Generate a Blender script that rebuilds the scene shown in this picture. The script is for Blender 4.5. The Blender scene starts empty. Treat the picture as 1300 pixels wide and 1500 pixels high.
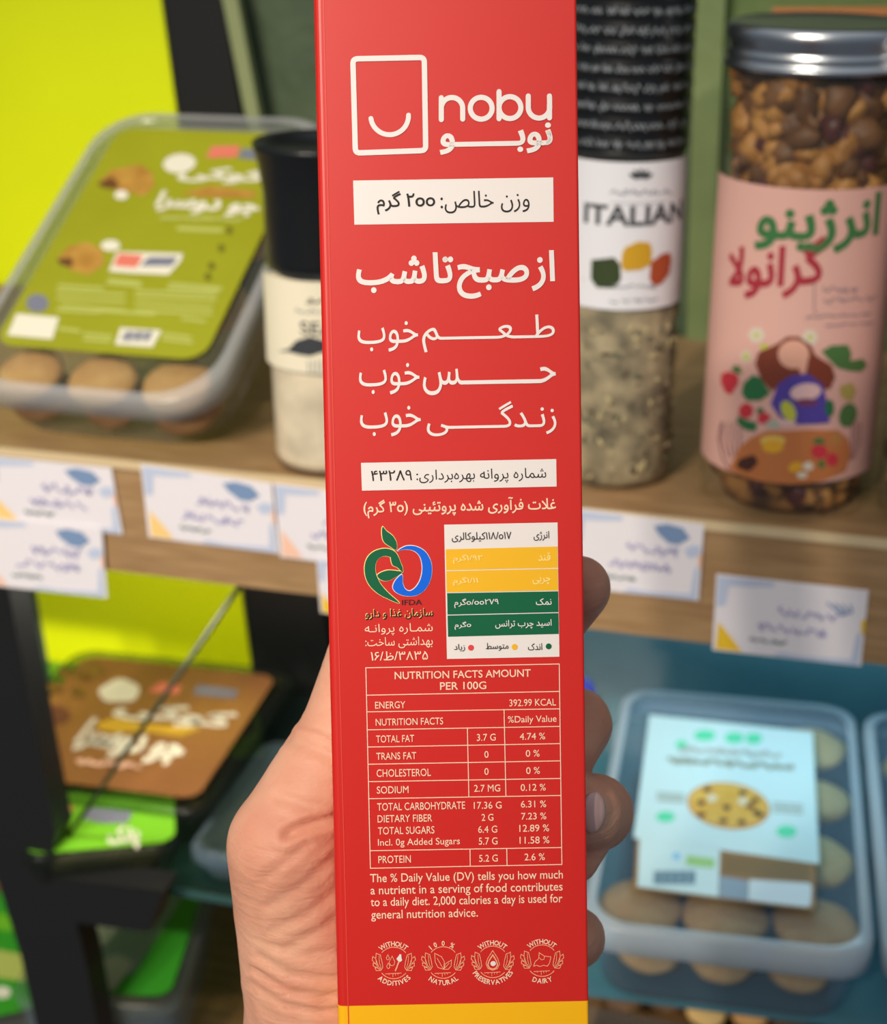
import bpy, bmesh, math, random, unicodedata
import numpy as np
from mathutils import Matrix, Vector, Euler, noise
from mathutils.geometry import delaunay_2d_cdt

random.seed(7)
SC = bpy.context.scene
COL = SC.collection

# ------------------------------------------------------------------ camera
FPX, CX, CY = 2400.0, 650.0, 750.0
PITCH = math.radians(22.5)
CAM = Vector((0, 0, 1.5))
RC = Euler((math.pi / 2 - PITCH, 0, 0)).to_matrix()
cd = bpy.data.cameras.new('camera')
cam = bpy.data.objects.new('camera', cd)
COL.objects.link(cam)
cam.matrix_world = Matrix.Translation(CAM) @ RC.to_4x4()
cd.sensor_fit = 'AUTO'
cd.sensor_width = 36
cd.lens = 36 * FPX / 1500
cd.clip_start = 0.02
cd.dof.use_dof = True
cd.dof.focus_distance = 0.337
cd.dof.aperture_fstop = 18.5
SC.camera = cam


def s2l(c):
    return c / 12.92 if c <= 0.04045 else ((c + 0.055) / 1.055) ** 2.4


def rgb(r, g, b):
    return (s2l(r / 255), s2l(g / 255), s2l(b / 255), 1)


# ------------------------------------------------------------------ light
SC.view_settings.view_transform = 'Standard'
SC.view_settings.look = 'None'
SC.view_settings.gamma = 1
SC.view_settings.exposure = 0.0
w = bpy.data.worlds.new('world')
SC.world = w
w.use_nodes = True
_nt = w.node_tree
_tc = _nt.nodes.new('ShaderNodeTexCoord')
_sp = _nt.nodes.new('ShaderNodeSeparateXYZ')
_mr = _nt.nodes.new('ShaderNodeMapRange')
_mr.inputs[1].default_value, _mr.inputs[2].default_value = -0.5, 0.9
_cr = _nt.nodes.new('ShaderNodeValToRGB')
_e = _cr.color_ramp.elements
_e[0].position, _e[0].color = 0.0, (0.09, 0.10, 0.12, 1)      # shop floor
_e[1].position, _e[1].color = 1.0, (0.46, 0.50, 0.53, 1)      # ceiling
_n = _e.new(0.42)
_n.color = (0.10, 0.125, 0.15, 1)                              # shop interior
_nt.links.new(_tc.outputs['Generated'], _sp.inputs[0])
_nt.links.new(_sp.outputs[2], _mr.inputs[0])
_nt.links.new(_mr.outputs[0], _cr.inputs[0])
_nt.links.new(_cr.outputs[0], _nt.nodes['Background'].inputs[0])
_nt.nodes['Background'].inputs[1].default_value = 1.0


def lamp(name, loc, target, size, power, color):
    d = bpy.data.lights.new(name, 'AREA')
    d.shape = 'DISK'
    d.size = size
    d.energy = power
    d.color = color
    o = bpy.data.objects.new(name, d)
    COL.objects.link(o)
    o.location = loc
    o.rotation_euler = (Vector(target) - Vector(loc)).to_track_quat('-Z', 'Y').to_euler()
    return o


def spot(name, loc, target, cone, power, color, soft):
    d = bpy.data.lights.new(name, 'SPOT')
    d.spot_size = math.radians(cone)
    d.spot_blend = 1.0
    d.shadow_soft_size = soft
    d.energy = power
    d.color = color
    o = bpy.data.objects.new(name, d)
    COL.objects.link(o)
    o.location = loc
    o.rotation_euler = (Vector(target) - Vector(loc)).to_track_quat('-Z', 'Y').to_euler()


WARM = (1.0, 0.90, 0.75)
spot('ceiling_spot', (-0.82, -1.60, 2.80), (-0.22, 0.55, 1.30), 22.5, 122, WARM, .05)
spot('ceiling_spot', (-1.08, -1.55, 2.80), (-0.22, 0.55, 1.30), 22.5, 122, WARM, .05)
spot('ceiling_spot', (-1.35, -1.40, 2.80), (-0.25, 0.55, 1.30), 22.5, 122, WARM, .05)
lamp('ceiling_fill', (-0.5, -1.2, 3.0), (-0.1, 0.5, 1.3), 0.9, 3.5, (1.0, 0.95, 0.88))  # unseen soft fill light added overhead

# ------------------------------------------------------------------ rays and frames
def ray(px, py):
    return RC @ Vector(((px - CX) / FPX, -(py - CY) / FPX, -1.0))


def P(px, py, d):
    return CAM + ray(px, py) * d


def hit(px, py, M):
    """world ray through the photo meets the z=0 plane of frame M"""
    n = M.to_3x3() @ Vector((0, 0, 1))
    o = M.translation
    r = ray(px, py)
    return CAM + r * ((o - CAM).dot(n) / r.dot(n))


class Plane:
    def __init__(self, M):
        self.M = M
        self.inv = M.inverted()
        self.curved = False

    def q(self, px, py):
        p = self.inv @ hit(px, py, self.M)
        return (p.x, p.y)

    def to(self, u, v, e):
        return self.M @ Vector((u, v, e))


class Cyl:
    def __init__(self, M, r):
        self.M = M
        self.inv = M.inverted()
        self.r = r
        self.curved = True

    def q(self, px, py):
        o = self.inv @ CAM
        d = (self.inv.to_3x3() @ ray(px, py))
        a = d.x ** 2 + d.y ** 2
        b = o.x * d.x + o.y * d.y
        c = o.x ** 2 + o.y ** 2 - self.r ** 2
        disc = b * b - a * c
        t = (-b - math.sqrt(max(disc, 0))) / a
        p = o + d * t
        return (math.atan2(p.x, -p.y) * self.r, p.z)

    def to(self, u, v, e):
        t = u / self.r
        return self.M @ Vector(((self.r + e) * math.sin(t), -(self.r + e) * math.cos(t), v))


YAW = math.radians(15.6)
RX = Vector((math.cos(YAW), -math.sin(YAW), 0))     # along the shelf, to the right
DX = Vector((math.sin(YAW), math.cos(YAW), 0))      # away from the viewer
ZX = Vector((0, 0, 1))
SO = P(650, 724, 0.70)                               # front top edge of the shelf


def frame(o, x, y, z):
    M = Matrix((x, y, z)).transposed().to_4x4()
    M.translation = o
    return M


def S(u, v, z):
    return SO + RX * u + DX * v + ZX * z


def sfront(v=0.0):
    return Plane(frame(S(0, v, 0), RX, ZX, -DX))


def sflat(z):
    return Plane(frame(S(0, 0, z), RX, DX, ZX))


# ------------------------------------------------------------------ materials
_m = {}


def mat(name, c, rough=0.5, metal=0.0, spec=0.5, c2=None, scale=40, detail=4, bump=0.0, bscale=None, sss=0.0,
        stretch=None, lo=0.35, hi=0.65, coat=0.0):
    if name in _m:
        return _m[name]
    m = bpy.data.materials.new(name)
    m.use_nodes = True
    nt = m.node_tree
    b = nt.nodes['Principled BSDF']
    b.inputs['Base Color'].default_value = rgb(*c)
    b.inputs['Roughness'].default_value = rough
    b.inputs['Metallic'].default_value = metal
    b.inputs['Specular IOR Level'].default_value = spec
    b.inputs['Coat Weight'].default_value = coat
    if sss:
        b.inputs['Subsurface Weight'].default_value = sss
        b.inputs['Subsurface Radius'].default_value = (0.004, 0.0015, 0.0008)
        b.inputs['Subsurface Scale'].default_value = 1.0
    tc = nt.nodes.new('ShaderNodeTexCoord')
    mp = nt.nodes.new('ShaderNodeMapping')
    nt.links.new(tc.outputs['Object'], mp.inputs[0])
    if stretch:
        mp.inputs['Scale'].default_value = stretch
    if c2:
        n = nt.nodes.new('ShaderNodeTexNoise')
        n.inputs['Scale'].default_value = scale
        n.inputs['Detail'].default_value = detail
        nt.links.new(mp.outputs[0], n.inputs['Vector'])
        cr = nt.nodes.new('ShaderNodeValToRGB')
        cr.color_ramp.elements[0].position = lo
        cr.color_ramp.elements[1].position = hi
        cr.color_ramp.elements[0].color = rgb(*c)
        cr.color_ramp.elements[1].color = rgb(*c2)
        nt.links.new(n.outputs[0], cr.inputs[0])
        nt.links.new(cr.outputs[0], b.inputs['Base Color'])
    if bump:
        n = nt.nodes.new('ShaderNodeTexNoise')
        n.inputs['Scale'].default_value = bscale or scale
        n.inputs['Detail'].default_value = 4
        nt.links.new(mp.outputs[0], n.inputs['Vector'])
        bp = nt.nodes.new('ShaderNodeBump')
        bp.inputs['Strength'].default_value = bump
        bp.inputs['Distance'].default_value = 0.002
        nt.links.new(n.outputs[0], bp.inputs['Height'])
        nt.links.new(bp.outputs[0], b.inputs['Normal'])
    _m[name] = m
    return m


def clear(name, tint, haze, hazecol, rough=0.12, gl=0.5):
    """thin clear plastic or glass: see-through, a little milky, glossy by the angle"""
    if name in _m:
        return _m[name]
    m = bpy.data.materials.new(name)
    m.use_nodes = True
    nt = m.node_tree
    nt.nodes.remove(nt.nodes['Principled BSDF'])
    out = nt.nodes['Material Output']
    tr = nt.nodes.new('ShaderNodeBsdfTransparent')
    tr.inputs[0].default_value = rgb(*tint)
    df = nt.nodes.new('ShaderNodeBsdfDiffuse')
    df.inputs[0].default_value = rgb(*hazecol)
    gs = nt.nodes.new('ShaderNodeBsdfGlossy')
    gs.inputs['Roughness'].default_value = rough
    fr = nt.nodes.new('ShaderNodeFresnel')
    fr.inputs[0].default_value = 1.45
    mu = nt.nodes.new('ShaderNodeMath')
    mu.operation = 'MULTIPLY'
    mu.inputs[1].default_value = gl
    a = nt.nodes.new('ShaderNodeMixShader')
    a.inputs[0].default_value = haze
    c = nt.nodes.new('ShaderNodeMixShader')
    L = nt.links.new
    L(tr.outputs[0], a.inputs[1]); L(df.outputs[0], a.inputs[2])
    ge = nt.nodes.new('ShaderNodeNewGeometry')
    iv = nt.nodes.new('ShaderNodeMath')
    iv.operation = 'SUBTRACT'
    iv.inputs[0].default_value = 1
    mb_ = nt.nodes.new('ShaderNodeMath')
    mb_.operation = 'MULTIPLY'
    L(ge.outputs['Backfacing'], iv.inputs[1])
    L(fr.outputs[0], mu.inputs[0]); L(mu.outputs[0], mb_.inputs[0]); L(iv.outputs[0], mb_.inputs[1])
    L(mb_.outputs[0], c.inputs[0])
    L(a.outputs[0], c.inputs[1]); L(gs.outputs[0], c.inputs[2])
    L(c.outputs[0], out.inputs[0])
    _m[name] = m
    return m


RED = mat('red_card', (208, 30, 22), 0.42, spec=0.5)
REDL = mat('red_fold', (228, 66, 50), 0.4)
YEL = mat('yellow_card', (252, 184, 0), 0.42)
WHITE = mat('white_ink', (236, 226, 222), 0.5)
CREAM = mat('cream_ink', (250, 214, 186), 0.5)
INK = mat('dark_ink', (44, 36, 36), 0.5, spec=.25)
INKY = mat('yellow_ink', (244, 182, 6), 0.5)
INKYP = mat('pale_yellow_ink', (252, 226, 140), 0.5)
INKG = mat('green_ink', (8, 96, 62), 0.5, spec=.25)
INKB = mat('blue_ink', (0, 100, 225), 0.5, spec=.25)
INKR = mat('red_ink', (226, 60, 66), 0.5)

# ------------------------------------------------------------------ mesh building
class MB:
    def __init__(self):
        self.v, self.f, self.mi, self.mats, self.sm = [], [], [], [], []

    def idx(self, m):
        if m not in self.mats:
            self.mats.append(m)
        return self.mats.index(m)

    def add(self, verts, faces, m, smooth=False):
        k = len(self.v)
        self.v += [Vector(p) for p in verts]
        i = self.idx(m)
        for f in faces:
            self.f.append([a + k for a in f])
            self.mi.append(i)
            self.sm.append(smooth)

    def box(self, M, x0, x1, y0, y1, z0, z1, m):
        c = [M @ Vector((x, y, z)) for z in (z0, z1) for y in (y0, y1) for x in (x0, x1)]
        self.add(c, [(0, 2, 3, 1), (4, 5, 7, 6), (0, 1, 5, 4), (2, 6, 7, 3), (0, 4, 6, 2), (1, 3, 7, 5)], m)

    def slab(self, pts, n, t, m):
        """planar outline (world points) given thickness t against normal n"""
        k = len(pts)
        a = [Vector(p) for p in pts]
        b = [p - n * t for p in a]
        self.add(a + b, [list(range(k)), list(range(2 * k - 1, k - 1, -1))] +
                 [(i, i + k, (i + 1) % k + k, (i + 1) % k) for i in range(k)], m)

    def lathe(self, M, prof, m, seg=48, caps=(False, False), smooth=True):
        vs = []
        for r, z in prof:
            for i in range(seg):
                a = 2 * math.pi * i / seg
                vs.append(M @ Vector((r * math.sin(a), -r * math.cos(a), z)))
        fs = []
        for j in range(len(prof) - 1):
            for i in range(seg):
                k = (i + 1) % seg
                fs.append((j * seg + i, j * seg + k, (j + 1) * seg + k, (j + 1) * seg + i))
        if caps[0]:
            fs.append(list(range(seg - 1, -1, -1)))
        if caps[1]:
            fs.append([(len(prof) - 1) * seg + i for i in range(seg)])
        self.add(vs, fs, m, smooth)

    def loft(self, rings, m, caps=(True, True), smooth=True):
        n = len(rings[0])
        vs = [p for r in rings for p in r]
        fs = []
        for j in range(len(rings) - 1):
            for i in range(n):
                k = (i + 1) % n
                fs.append((j * n + i, j * n + k, (j + 1) * n + k, (j + 1) * n + i))
        if caps[0]:
            fs.append(list(range(n - 1, -1, -1)))
        if caps[1]:
            fs.append([(len(rings) - 1) * n + i for i in range(n)])
        self.add(vs, fs, m, smooth)

    def tube(self, pts, r, m, seg=10):
        rings = []
        pts = [Vector(p) for p in pts]
        for i, p in enumerate(pts):
            t = (pts[min(i + 1, len(pts) - 1)] - pts[max(i - 1, 0)]).normalized()
            a = t.orthogonal().normalized()
            b = t.cross(a)
            rings.append([p + (a * math.cos(2 * math.pi * k / seg) + b * math.sin(2 * math.pi * k / seg)) * r
                          for k in range(seg)])
        self.loft(rings, m)

    def blob(self, c, rx, ry, rz, m, sub=2, amp=0.15, rot=None, freq=1.3):
        bm = bmesh.new()
        bmesh.ops.create_icosphere(bm, subdivisions=sub, radius=1)
        off = Vector((random.random() * 50, random.random() * 50, random.random() * 50))
        R = rot or Euler((random.random() * 6, random.random() * 6, random.random() * 6)).to_matrix()
        vs = []
        for v in bm.verts:
            k = 1 + amp * noise.noise(v.co * freq + off) * 2
            vs.append(Vector(c) + R @ Vector((v.co.x * rx * k, v.co.y * ry * k, v.co.z * rz * k)))
        bm.verts.index_update()
        fs = [[v.index for v in f.verts] for f in bm.faces]
        bm.free()
        self.add(vs, fs, m, True)

    def build(self, name, parent=None, M=None):
        base = parent.matrix_world if parent else (M or Matrix.Identity(4))
        # matrix_world of a fresh parent is only basis; all parents here keep identity above them
        if parent:
            base = WM[parent.name]
        inv = base.inverted()
        me = bpy.data.meshes.new(name)
        me.from_pydata([inv @ p for p in self.v], [], self.f)
        for m in self.mats:
            me.materials.append(m)
        me.polygons.foreach_set('material_index', self.mi)
        me.polygons.foreach_set('use_smooth', self.sm)
        me.update()
        o = bpy.data.objects.new(name, me)
        COL.objects.link(o)
        if parent:
            o.parent = parent
            WM[o.name] = base
        else:
            o.matrix_world = base
            WM[o.name] = base.copy()
        return o


WM = {}


def tag(o, label=None, cat=None, group=None, kind=None):
    if label: o['label'] = label
    if cat: o['category'] = cat
    if group: o['group'] = group
    if kind: o['kind'] = kind
    return o


def thing(name, M, label, cat, group=None):
    o = bpy.data.objects.new(name, None)
    o.empty_display_size = 0.02
    COL.objects.link(o)
    o.matrix_world = M
    WM[o.name] = M.copy()
    return tag(o, label, cat, group)


def copy_tree(o, parent=None, M=None):
    c = o.copy()
    COL.objects.link(c)
    if parent:
        c.parent = parent
        WM[c.name] = WM[parent.name]
    else:
        c.matrix_world = M
        WM[c.name] = M.copy()
    for ch in [x for x in bpy.data.objects if x.parent == o]:
        copy_tree(ch, c)
    return c


# ------------------------------------------------------------------ lettering
FORMS = {}
for cp in list(range(0xFB50, 0xFC00)) + list(range(0xFE80, 0xFEFD)):
    d = unicodedata.decomposition(chr(cp)).split()
    if len(d) == 2 and d[0] in ('<isolated>', '<initial>', '<medial>', '<final>'):
        FORMS.setdefault(chr(int(d[1], 16)), {}).setdefault(d[0][1:4], chr(cp))
TAT = '\u0640'
LAM = '\u0644'
ALEF = {'\u0627': ('\ufefb', '\ufefc'), '\u0622': ('\ufef5', '\ufef6')}


def ar(s):
    """Persian in reading order -> joined glyphs in left to right drawing order"""
    dual = lambda c: c == TAT or 'ini' in FORMS.get(c, {})
    joins_prev = lambda c: c == TAT or 'fin' in FORMS.get(c, {})
    out, i = [], 0
    while i < len(s):
        c = s[i]
        if c == LAM and i + 1 < len(s) and s[i + 1] in ALEF:
            pj = i > 0 and dual(s[i - 1])
            out.append(ALEF[s[i + 1]][1 if pj else 0])
            i += 2
            continue
        if c == '\u200c':
            i += 1
            continue
        if c in FORMS:
            pj = i > 0 and dual(s[i - 1]) and joins_prev(c)
            nj = dual(c) and i + 1 < len(s) and joins_prev(s[i + 1])
            k = 'med' if pj and nj else 'fin' if pj else 'ini' if nj else 'iso'
            out.append(FORMS[c].get(k) or FORMS[c].get('iso') or c)
        else:
            out.append(c)
        i += 1
    return ''.join(reversed(out))


_tx = {}


def glyphs(body, bold=0.0, res=4):
    """outlines of a line of lettering as a list of (points, triangles), one entry per filled contour or bold stroke"""
    key = (body, bold, res)
    if key in _tx:
        return _tx[key]
    c = bpy.data.curves.new('lettering', 'FONT')
    c.body = body
    o = bpy.data.objects.new('lettering', c)
    COL.objects.link(o)
    dg = bpy.context.evaluated_depsgraph_get()
    cu = o.evaluated_get(dg).to_curve(dg)
    cont = []
    for sp in cu.splines:
        b = sp.bezier_points
        n = len(b)
        pts = []
        for i in range(n):
            p, q = b[i], b[(i + 1) % n]
            a0, a1, a2, a3 = p.co.xy, p.handle_right.xy, q.handle_left.xy, q.co.xy
            ch = (a3 - a0).length
            bend = ch > 1e-9 and max(abs((a1 - a0).cross(a3 - a0)), abs((a2 - a0).cross(a3 - a0))) / ch > 0.002
            st = res if bend else 1
            for k in range(st):
                t = k / st
                v = a0 * (1 - t) ** 3 + a1 * 3 * t * (1 - t) ** 2 + a2 * 3 * t * t * (1 - t) + a3 * t ** 3
                if not pts or (v - pts[-1]).length > 1e-5:
                    pts.append(v)
        if len(pts) > 2:
            cont.append(pts)
    o.evaluated_get(dg).to_curve_clear()
    bpy.data.objects.remove(o)
    bpy.data.curves.remove(c)
    # fill by the non-zero winding rule: triangulate everything, keep triangles inside the outlines
    co_, ed_ = [], []
    for p in cont:
        k0 = len(co_)
        co_ += p
        ed_ += [(k0 + i, k0 + (i + 1) % len(p)) for i in range(len(p))]
    out = []
    if co_:
        rv, _, rf, _, _, _ = delaunay_2d_cdt(co_, ed_, [], 0, 1e-7)
        V = np.array([tuple(v) for v in rv])
        Fc = np.array([list(f)[:3] for f in rf])
        C = V[Fc].mean(1)
        A = np.array([tuple(co_[a]) for a, b in ed_])
        B = np.array([tuple(co_[b]) for a, b in ed_])
        wn = np.zeros(len(C), int)
        for lo_ in range(0, len(C), 400):
            c_ = C[lo_:lo_ + 400, None, :]
            up = (A[None, :, 1] <= c_[..., 1]) & (B[None, :, 1] > c_[..., 1])
            dn = (A[None, :, 1] > c_[..., 1]) & (B[None, :, 1] <= c_[..., 1])
            cr = (B[None, :, 0] - A[None, :, 0]) * (c_[..., 1] - A[None, :, 1]) - (c_[..., 0] - A[None, :, 0]) * (B[None, :, 1] - A[None, :, 1])
            wn[lo_:lo_ + 400] = (up & (cr > 0)).sum(1) - (dn & (cr < 0)).sum(1)
        keep = Fc[wn != 0]
        out.append(([tuple(v) for v in V], [list(map(int, f)) for f in keep]))
    if bold > 0:
        for p in cont:
            n = len(p)
            nn = []
            for i in range(n):
                d0, d1 = (p[i] - p[i - 1]).normalized(), (p[(i + 1) % n] - p[i]).normalized()
                t = d0 + d1
                t = t.normalized() if t.length > 1e-5 else d0
                m = Vector((-t.y, t.x))
                nn.append(m / max(.55, m.dot(Vector((-d0.y, d0.x)))))
            pts = [tuple(p[i] + nn[i] * bold) for i in range(n)] + [tuple(p[i] - nn[i] * bold) for i in range(n)]
            out.append((pts, [(i, (i + 1) % n, (i + 1) % n + n, i + n) for i in range(n)]))
    _tx[key] = out
    return out


def extent(gl):
    xs = [v[0] for p, f in gl for v in p]
    ys = [v[1] for p, f in gl for v in p]
    return min(xs), max(xs), min(ys), max(ys)


class Ink(MB):
    """flat print laid on a frame (plane or cylinder wall); coordinates are read off in photo pixels"""
    def __init__(self, fr, base=0.0001):
        super().__init__()
        self.fr = fr
        self.base = base
        self.n = 0

    def put(self, pts, faces, m, layer=0):
        self.n += 1
        e = self.base + layer * 0.00006 + (self.n % 11) * 0.000005
        if self.fr.curved:
            bm = bmesh.new()
            vs = [bm.verts.new((x, y, 0)) for x, y in pts]
            for f in faces:
                try:
                    bm.faces.new([vs[i] for i in f])
                except ValueError:
                    pass
            bmesh.ops.triangulate(bm, faces=bm.faces[:])
            for _ in range(6):
                le = [ed for ed in bm.edges if abs(ed.verts[0].co.x - ed.verts[1].co.x) > 0.003]
                if not le:
                    break
                bmesh.ops.subdivide_edges(bm, edges=le, cuts=1)
                bmesh.ops.triangulate(bm, faces=[f for f in bm.faces if len(f.verts) > 3])
            bm.verts.index_update()
            pts = [(v.co.x, v.co.y) for v in bm.verts]
            faces = [[v.index for v in f.verts] for f in bm.faces]
            bm.free()
        self.add([self.fr.to(x, y, e) for x, y in pts], faces, m)

    def poly(self, px, m, layer=0, sx=1, ox=0, oy=0):
        pts = [self.fr.q(ox + x * sx, oy + y * sx) for x, y in px]
        self.put(pts, [list(range(len(pts)))], m, layer)

    def ell(self, x, y, rx, ry, m, layer=0, rot=0, n=28, wob=0.0):
        a = math.radians(rot)
        pts = []
        for i in range(n):
            t = 2 * math.pi * i / n
            k = 1 + wob * math.sin(3 * t + x) + wob * math.sin(5 * t + y)
            ex, ey = rx * math.cos(t) * k, ry * math.sin(t) * k
            pts.append((x + ex * math.cos(a) - ey * math.sin(a), y + ex * math.sin(a) + ey * math.cos(a)))
        self.poly(pts, m, layer)

    def line(self, px, wpx, m, layer=0, caps=True, closed=False):
        """stroke of width wpx (photo pixels) along a polyline"""
        q = [Vector(self.fr.q(x, y)) for x, y in px]
        a = self.fr.q(px[0][0], px[0][1])
        b = self.fr.q(px[0][0], px[0][1] + 4)
        s = math.hypot(a[0] - b[0], a[1] - b[1]) / 4
        self.uline(q, wpx * s, m, layer, caps, closed)

    def uline(self, q, wd, m, layer=0, caps=True, closed=False):
        h = wd / 2
        L, Rr = [], []
        n = len(q)
        for i in range(n):
            p0 = q[i - 1] if (i or closed) else q[i]
            p1 = q[(i + 1) % n] if (i < n - 1 or closed) else q[i]
            d0 = (q[i] - p0)
            d1 = (p1 - q[i])
            d0 = d0.normalized() if d0.length > 1e-9 else d1.normalized()
            d1 = d1.normalized() if d1.length > 1e-9 else d0
            t = d0 + d1
            t = t.normalized() if t.length > 1e-6 else d0
            nn = Vector((-t.y, t.x))
            c = max(0.5, nn.dot(Vector((-d0.y, d0.x))))
            L.append(q[i] + nn * h / c)
            Rr.append(q[i] - nn * h / c)
        pts = L + Rr
        fs = [(i, i + n, (i + 1) % n + n, (i + 1) % n) for i in range(n if closed else n - 1)]
        if caps and not closed:
            for p in (q[0], q[-1]):
                k = len(pts)
                pts += [p + Vector((math.cos(2 * math.pi * j / 12), math.sin(2 * math.pi * j / 12))) * h for j in range(12)]
                fs.append(list(range(k, k + 12)))
        pts = [tuple(p) for p in pts]
        nb = 2 * n
        body = [f for f in fs if max(f) < nb]
        self.put(pts[:nb], body, m, layer)
        for k in range(nb, len(pts), 12):
            self.put(pts[k:k + 12], [list(range(12))], m, layer)

    def text(self, body, x0, x1, y0, y1, m, layer=1, bold=0.0, sx=1, ox=0, oy=0, res=4, slant=0.0):
        """lettering fitted to its ink box x0..x1, y0..y1 in photo pixels"""
        x0, x1, y0, y1 = ox + x0 * sx, ox + x1 * sx, oy + y0 * sx, oy + y1 * sx
        gl = glyphs(body, bold, res)
        ax, bx, ay, by = extent(gl)
        cx, cy = (x0 + x1) / 2, (y0 + y1) / 2
        l, r = self.fr.q(x0, cy), self.fr.q(x1, cy)
        t, b = self.fr.q(cx, y0), self.fr.q(cx, y1)
        c = self.fr.q(cx, cy)
        W, H = abs(r[0] - l[0]), abs(t[1] - b[1])
        mx = (l[0] + r[0]) / 2
        k = slant * W
        for vs, fs in gl:
            pts = []
            for x, y in vs:
                fx, fy = (x - ax) / max(bx - ax, 1e-6) - 0.5, (y - ay) / max(by - ay, 1e-6) - 0.5
                pts.append((mx + fx * W, c[1] + fy * H + fx * k))
            self.put(pts, fs, m, layer)

    def arctext(self, s, x, y, r, a0, a1, hpx, m, layer=1, bold=0.02, flip=False):
        """letters round an arc about photo point x, y; angles in degrees, 90 = up"""
        c = Vector(self.fr.q(x, y))
        k = (Vector(self.fr.q(x, y + 4)) - c).length / 4
        n = len(s)
        wid = []
        for ch in s:
            e = extent(glyphs(ch, bold, 2))
            wid.append(e[1] - e[0] + 0.1)
        tot = sum(wid)
        acc = 0
        for ch, wd in zip(s, wid):
            f = (acc + wd / 2) / tot
            acc += wd
            a = math.radians(a0 + (a1 - a0) * f)
            gl = glyphs(ch, bold, 2)
            ax, bx, _, _ = extent(gl)
            sc = hpx * k / 0.74
            o = c + Vector((math.cos(a), math.sin(a))) * r * k
            th = a + math.pi / 2 if flip else a - math.pi / 2
            for vs, fs in gl:
                pts = []
                for vx, vy in vs:
                    lx, ly = (vx - (ax + bx) / 2) * sc * 0.92, (vy - 0.36) * sc
                    pts.append((o.x + lx * math.cos(th) - ly * math.sin(th), o.y + lx * math.sin(th) + ly * math.cos(th)))
                self.put(pts, fs, m, layer)


def arc(cx, cy, r, a0, a1, n=20, ry=None):
    """photo-pixel arc, 0 = right, 90 = down"""
    ry = ry or r
    return [(cx + r * math.cos(math.radians(a0 + (a1 - a0) * i / n)), cy + ry * math.sin(math.radians(a0 + (a1 - a0) * i / n)))
            for i in range(n + 1)]


def scribble(ink, x0, x1, y, h, m, wpx, seed, layer=2, slope=0.0):
    """a run of blurred, unreadable pen strokes"""
    rnd = random.Random(seed)
    x = x0
    while x < x1:
        L = min(rnd.uniform(7, 19), x1 - x + 5)
        pts = []
        ph = rnd.uniform(0, 6)
        fq = rnd.uniform(4, 8)
        for i in range(9):
            t = i / 8
            pts.append((x + L * t - 2 * math.sin(ph + 2 * fq * t), y + slope * (x + L * t - x0) + h * 0.5 * math.sin(ph + t * fq) * (0.4 + rnd.random() * 0.6)))
        ink.line(pts, wpx, m, layer)
        x += L + rnd.uniform(1.5, 6)


# ------------------------------------------------------------------ setting: wall, panels, posts
WALLM = mat('green_wall', (66, 82, 60), 0.5, c2=(84, 100, 72), scale=14, bump=1.0, bscale=30, spec=0.5)
mb = MB()
mb.box(frame(S(0, 0.29, 0), RX, DX, ZX), -1.2, 1.0, 0, 0.02, -0.75, 0.8, WALLM)
tag(mb.build('wall_back', None, frame(S(0, 0.29, -0.75), RX, DX, ZX)), kind='structure')

LIME = mat('lime_paint', (214, 228, 0), 0.5, spec=0.3, c2=(220, 234, 0), scale=6)
f25 = sfront(0.27)
mb = MB()
mb.slab([hit(*p, f25.M) for p in ((-330, -260), (202, -260), (236, 0), (258, 160), (372, 1010), (386, 1110), (98, 1110), (78, 1010), (-100, 0))], -DX, 0.012, LIME)
lp = mb.build('lime_panel', None, frame(hit(200, 1300, f25.M), RX, DX, ZX))
tag(lp, 'bright lime yellow panel standing against the dark green wall behind the shelves', 'panel')

BLACK = mat('black_metal', (26, 26, 27), 0.45, spec=0.35)
mb = MB()
f26 = sfront(0.272)
mb.slab([hit(*p, f26.M) for p in ((202, -260), (284, -260), (352, 160), (508, 1110), (386, 1110), (372, 1010), (258, 160))], -DX, 0.008, BLACK)
tag(mb.build('black_board', None, frame(hit(480, 1300, f26.M), RX, DX, ZX)), 'dark board between the lime panel and the green strip on the wall', 'panel')
STRIP = mat('green_strip', (140, 150, 105), 0.5)
mb = MB()
mb.slab([hit(*p, sfront(0.266).M) for p in ((262, -260), (282, -260), (348, 0), (378, 160), (405, 300), (392, 300), (358, 160), (326, 0))], -DX, 0.006, STRIP)
tag(mb.build('trim_1', None, frame(hit(380, 300, sfront(0.266).M), RX, DX, ZX)), kind='structure')
# pale corner post on the right of the wall
CORN = mat('corner_green', (120, 138, 88), 0.5, c2=(134, 152, 98), scale=20, bump=0.5, bscale=60)
mb = MB()
mb.slab([hit(*p, sfront(0.26).M) for p in ((1032, -260), (1075, -260), (1052, 240), (1040, 640), (1002, 640), (1012, 240))], -DX, 0.014, CORN)
tag(mb.build('trim_2', None, frame(hit(1020, 640, sfront(0.26).M), RX, DX, ZX)), kind='structure')
WALL2 = mat('light_green_wall', (104, 128, 72), 0.45, c2=(124, 144, 86), scale=14, bump=1.0, bscale=34)
mb = MB()
mb.slab([hit(*p, sfront(0.275).M) for p in ((1060, -260), (1700, -260), (1700, 640), (1030, 640))], -DX, 0.01, WALL2)
tag(mb.build('wall_right', None, frame(hit(1300, 640, sfront(0.275).M), RX, DX, ZX)), kind='structure')
ORANGE = mat('orange_strip', (214, 140, 82), 0.5)
mb = MB()
mb.slab([hit(*p, sfront(0.262).M) for p in ((1132, 12), (1420, 9), (1420, 22), (1132, 24))], -DX, 0.004, ORANGE)  # added strip standing in for the orange reflection in the lid
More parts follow.
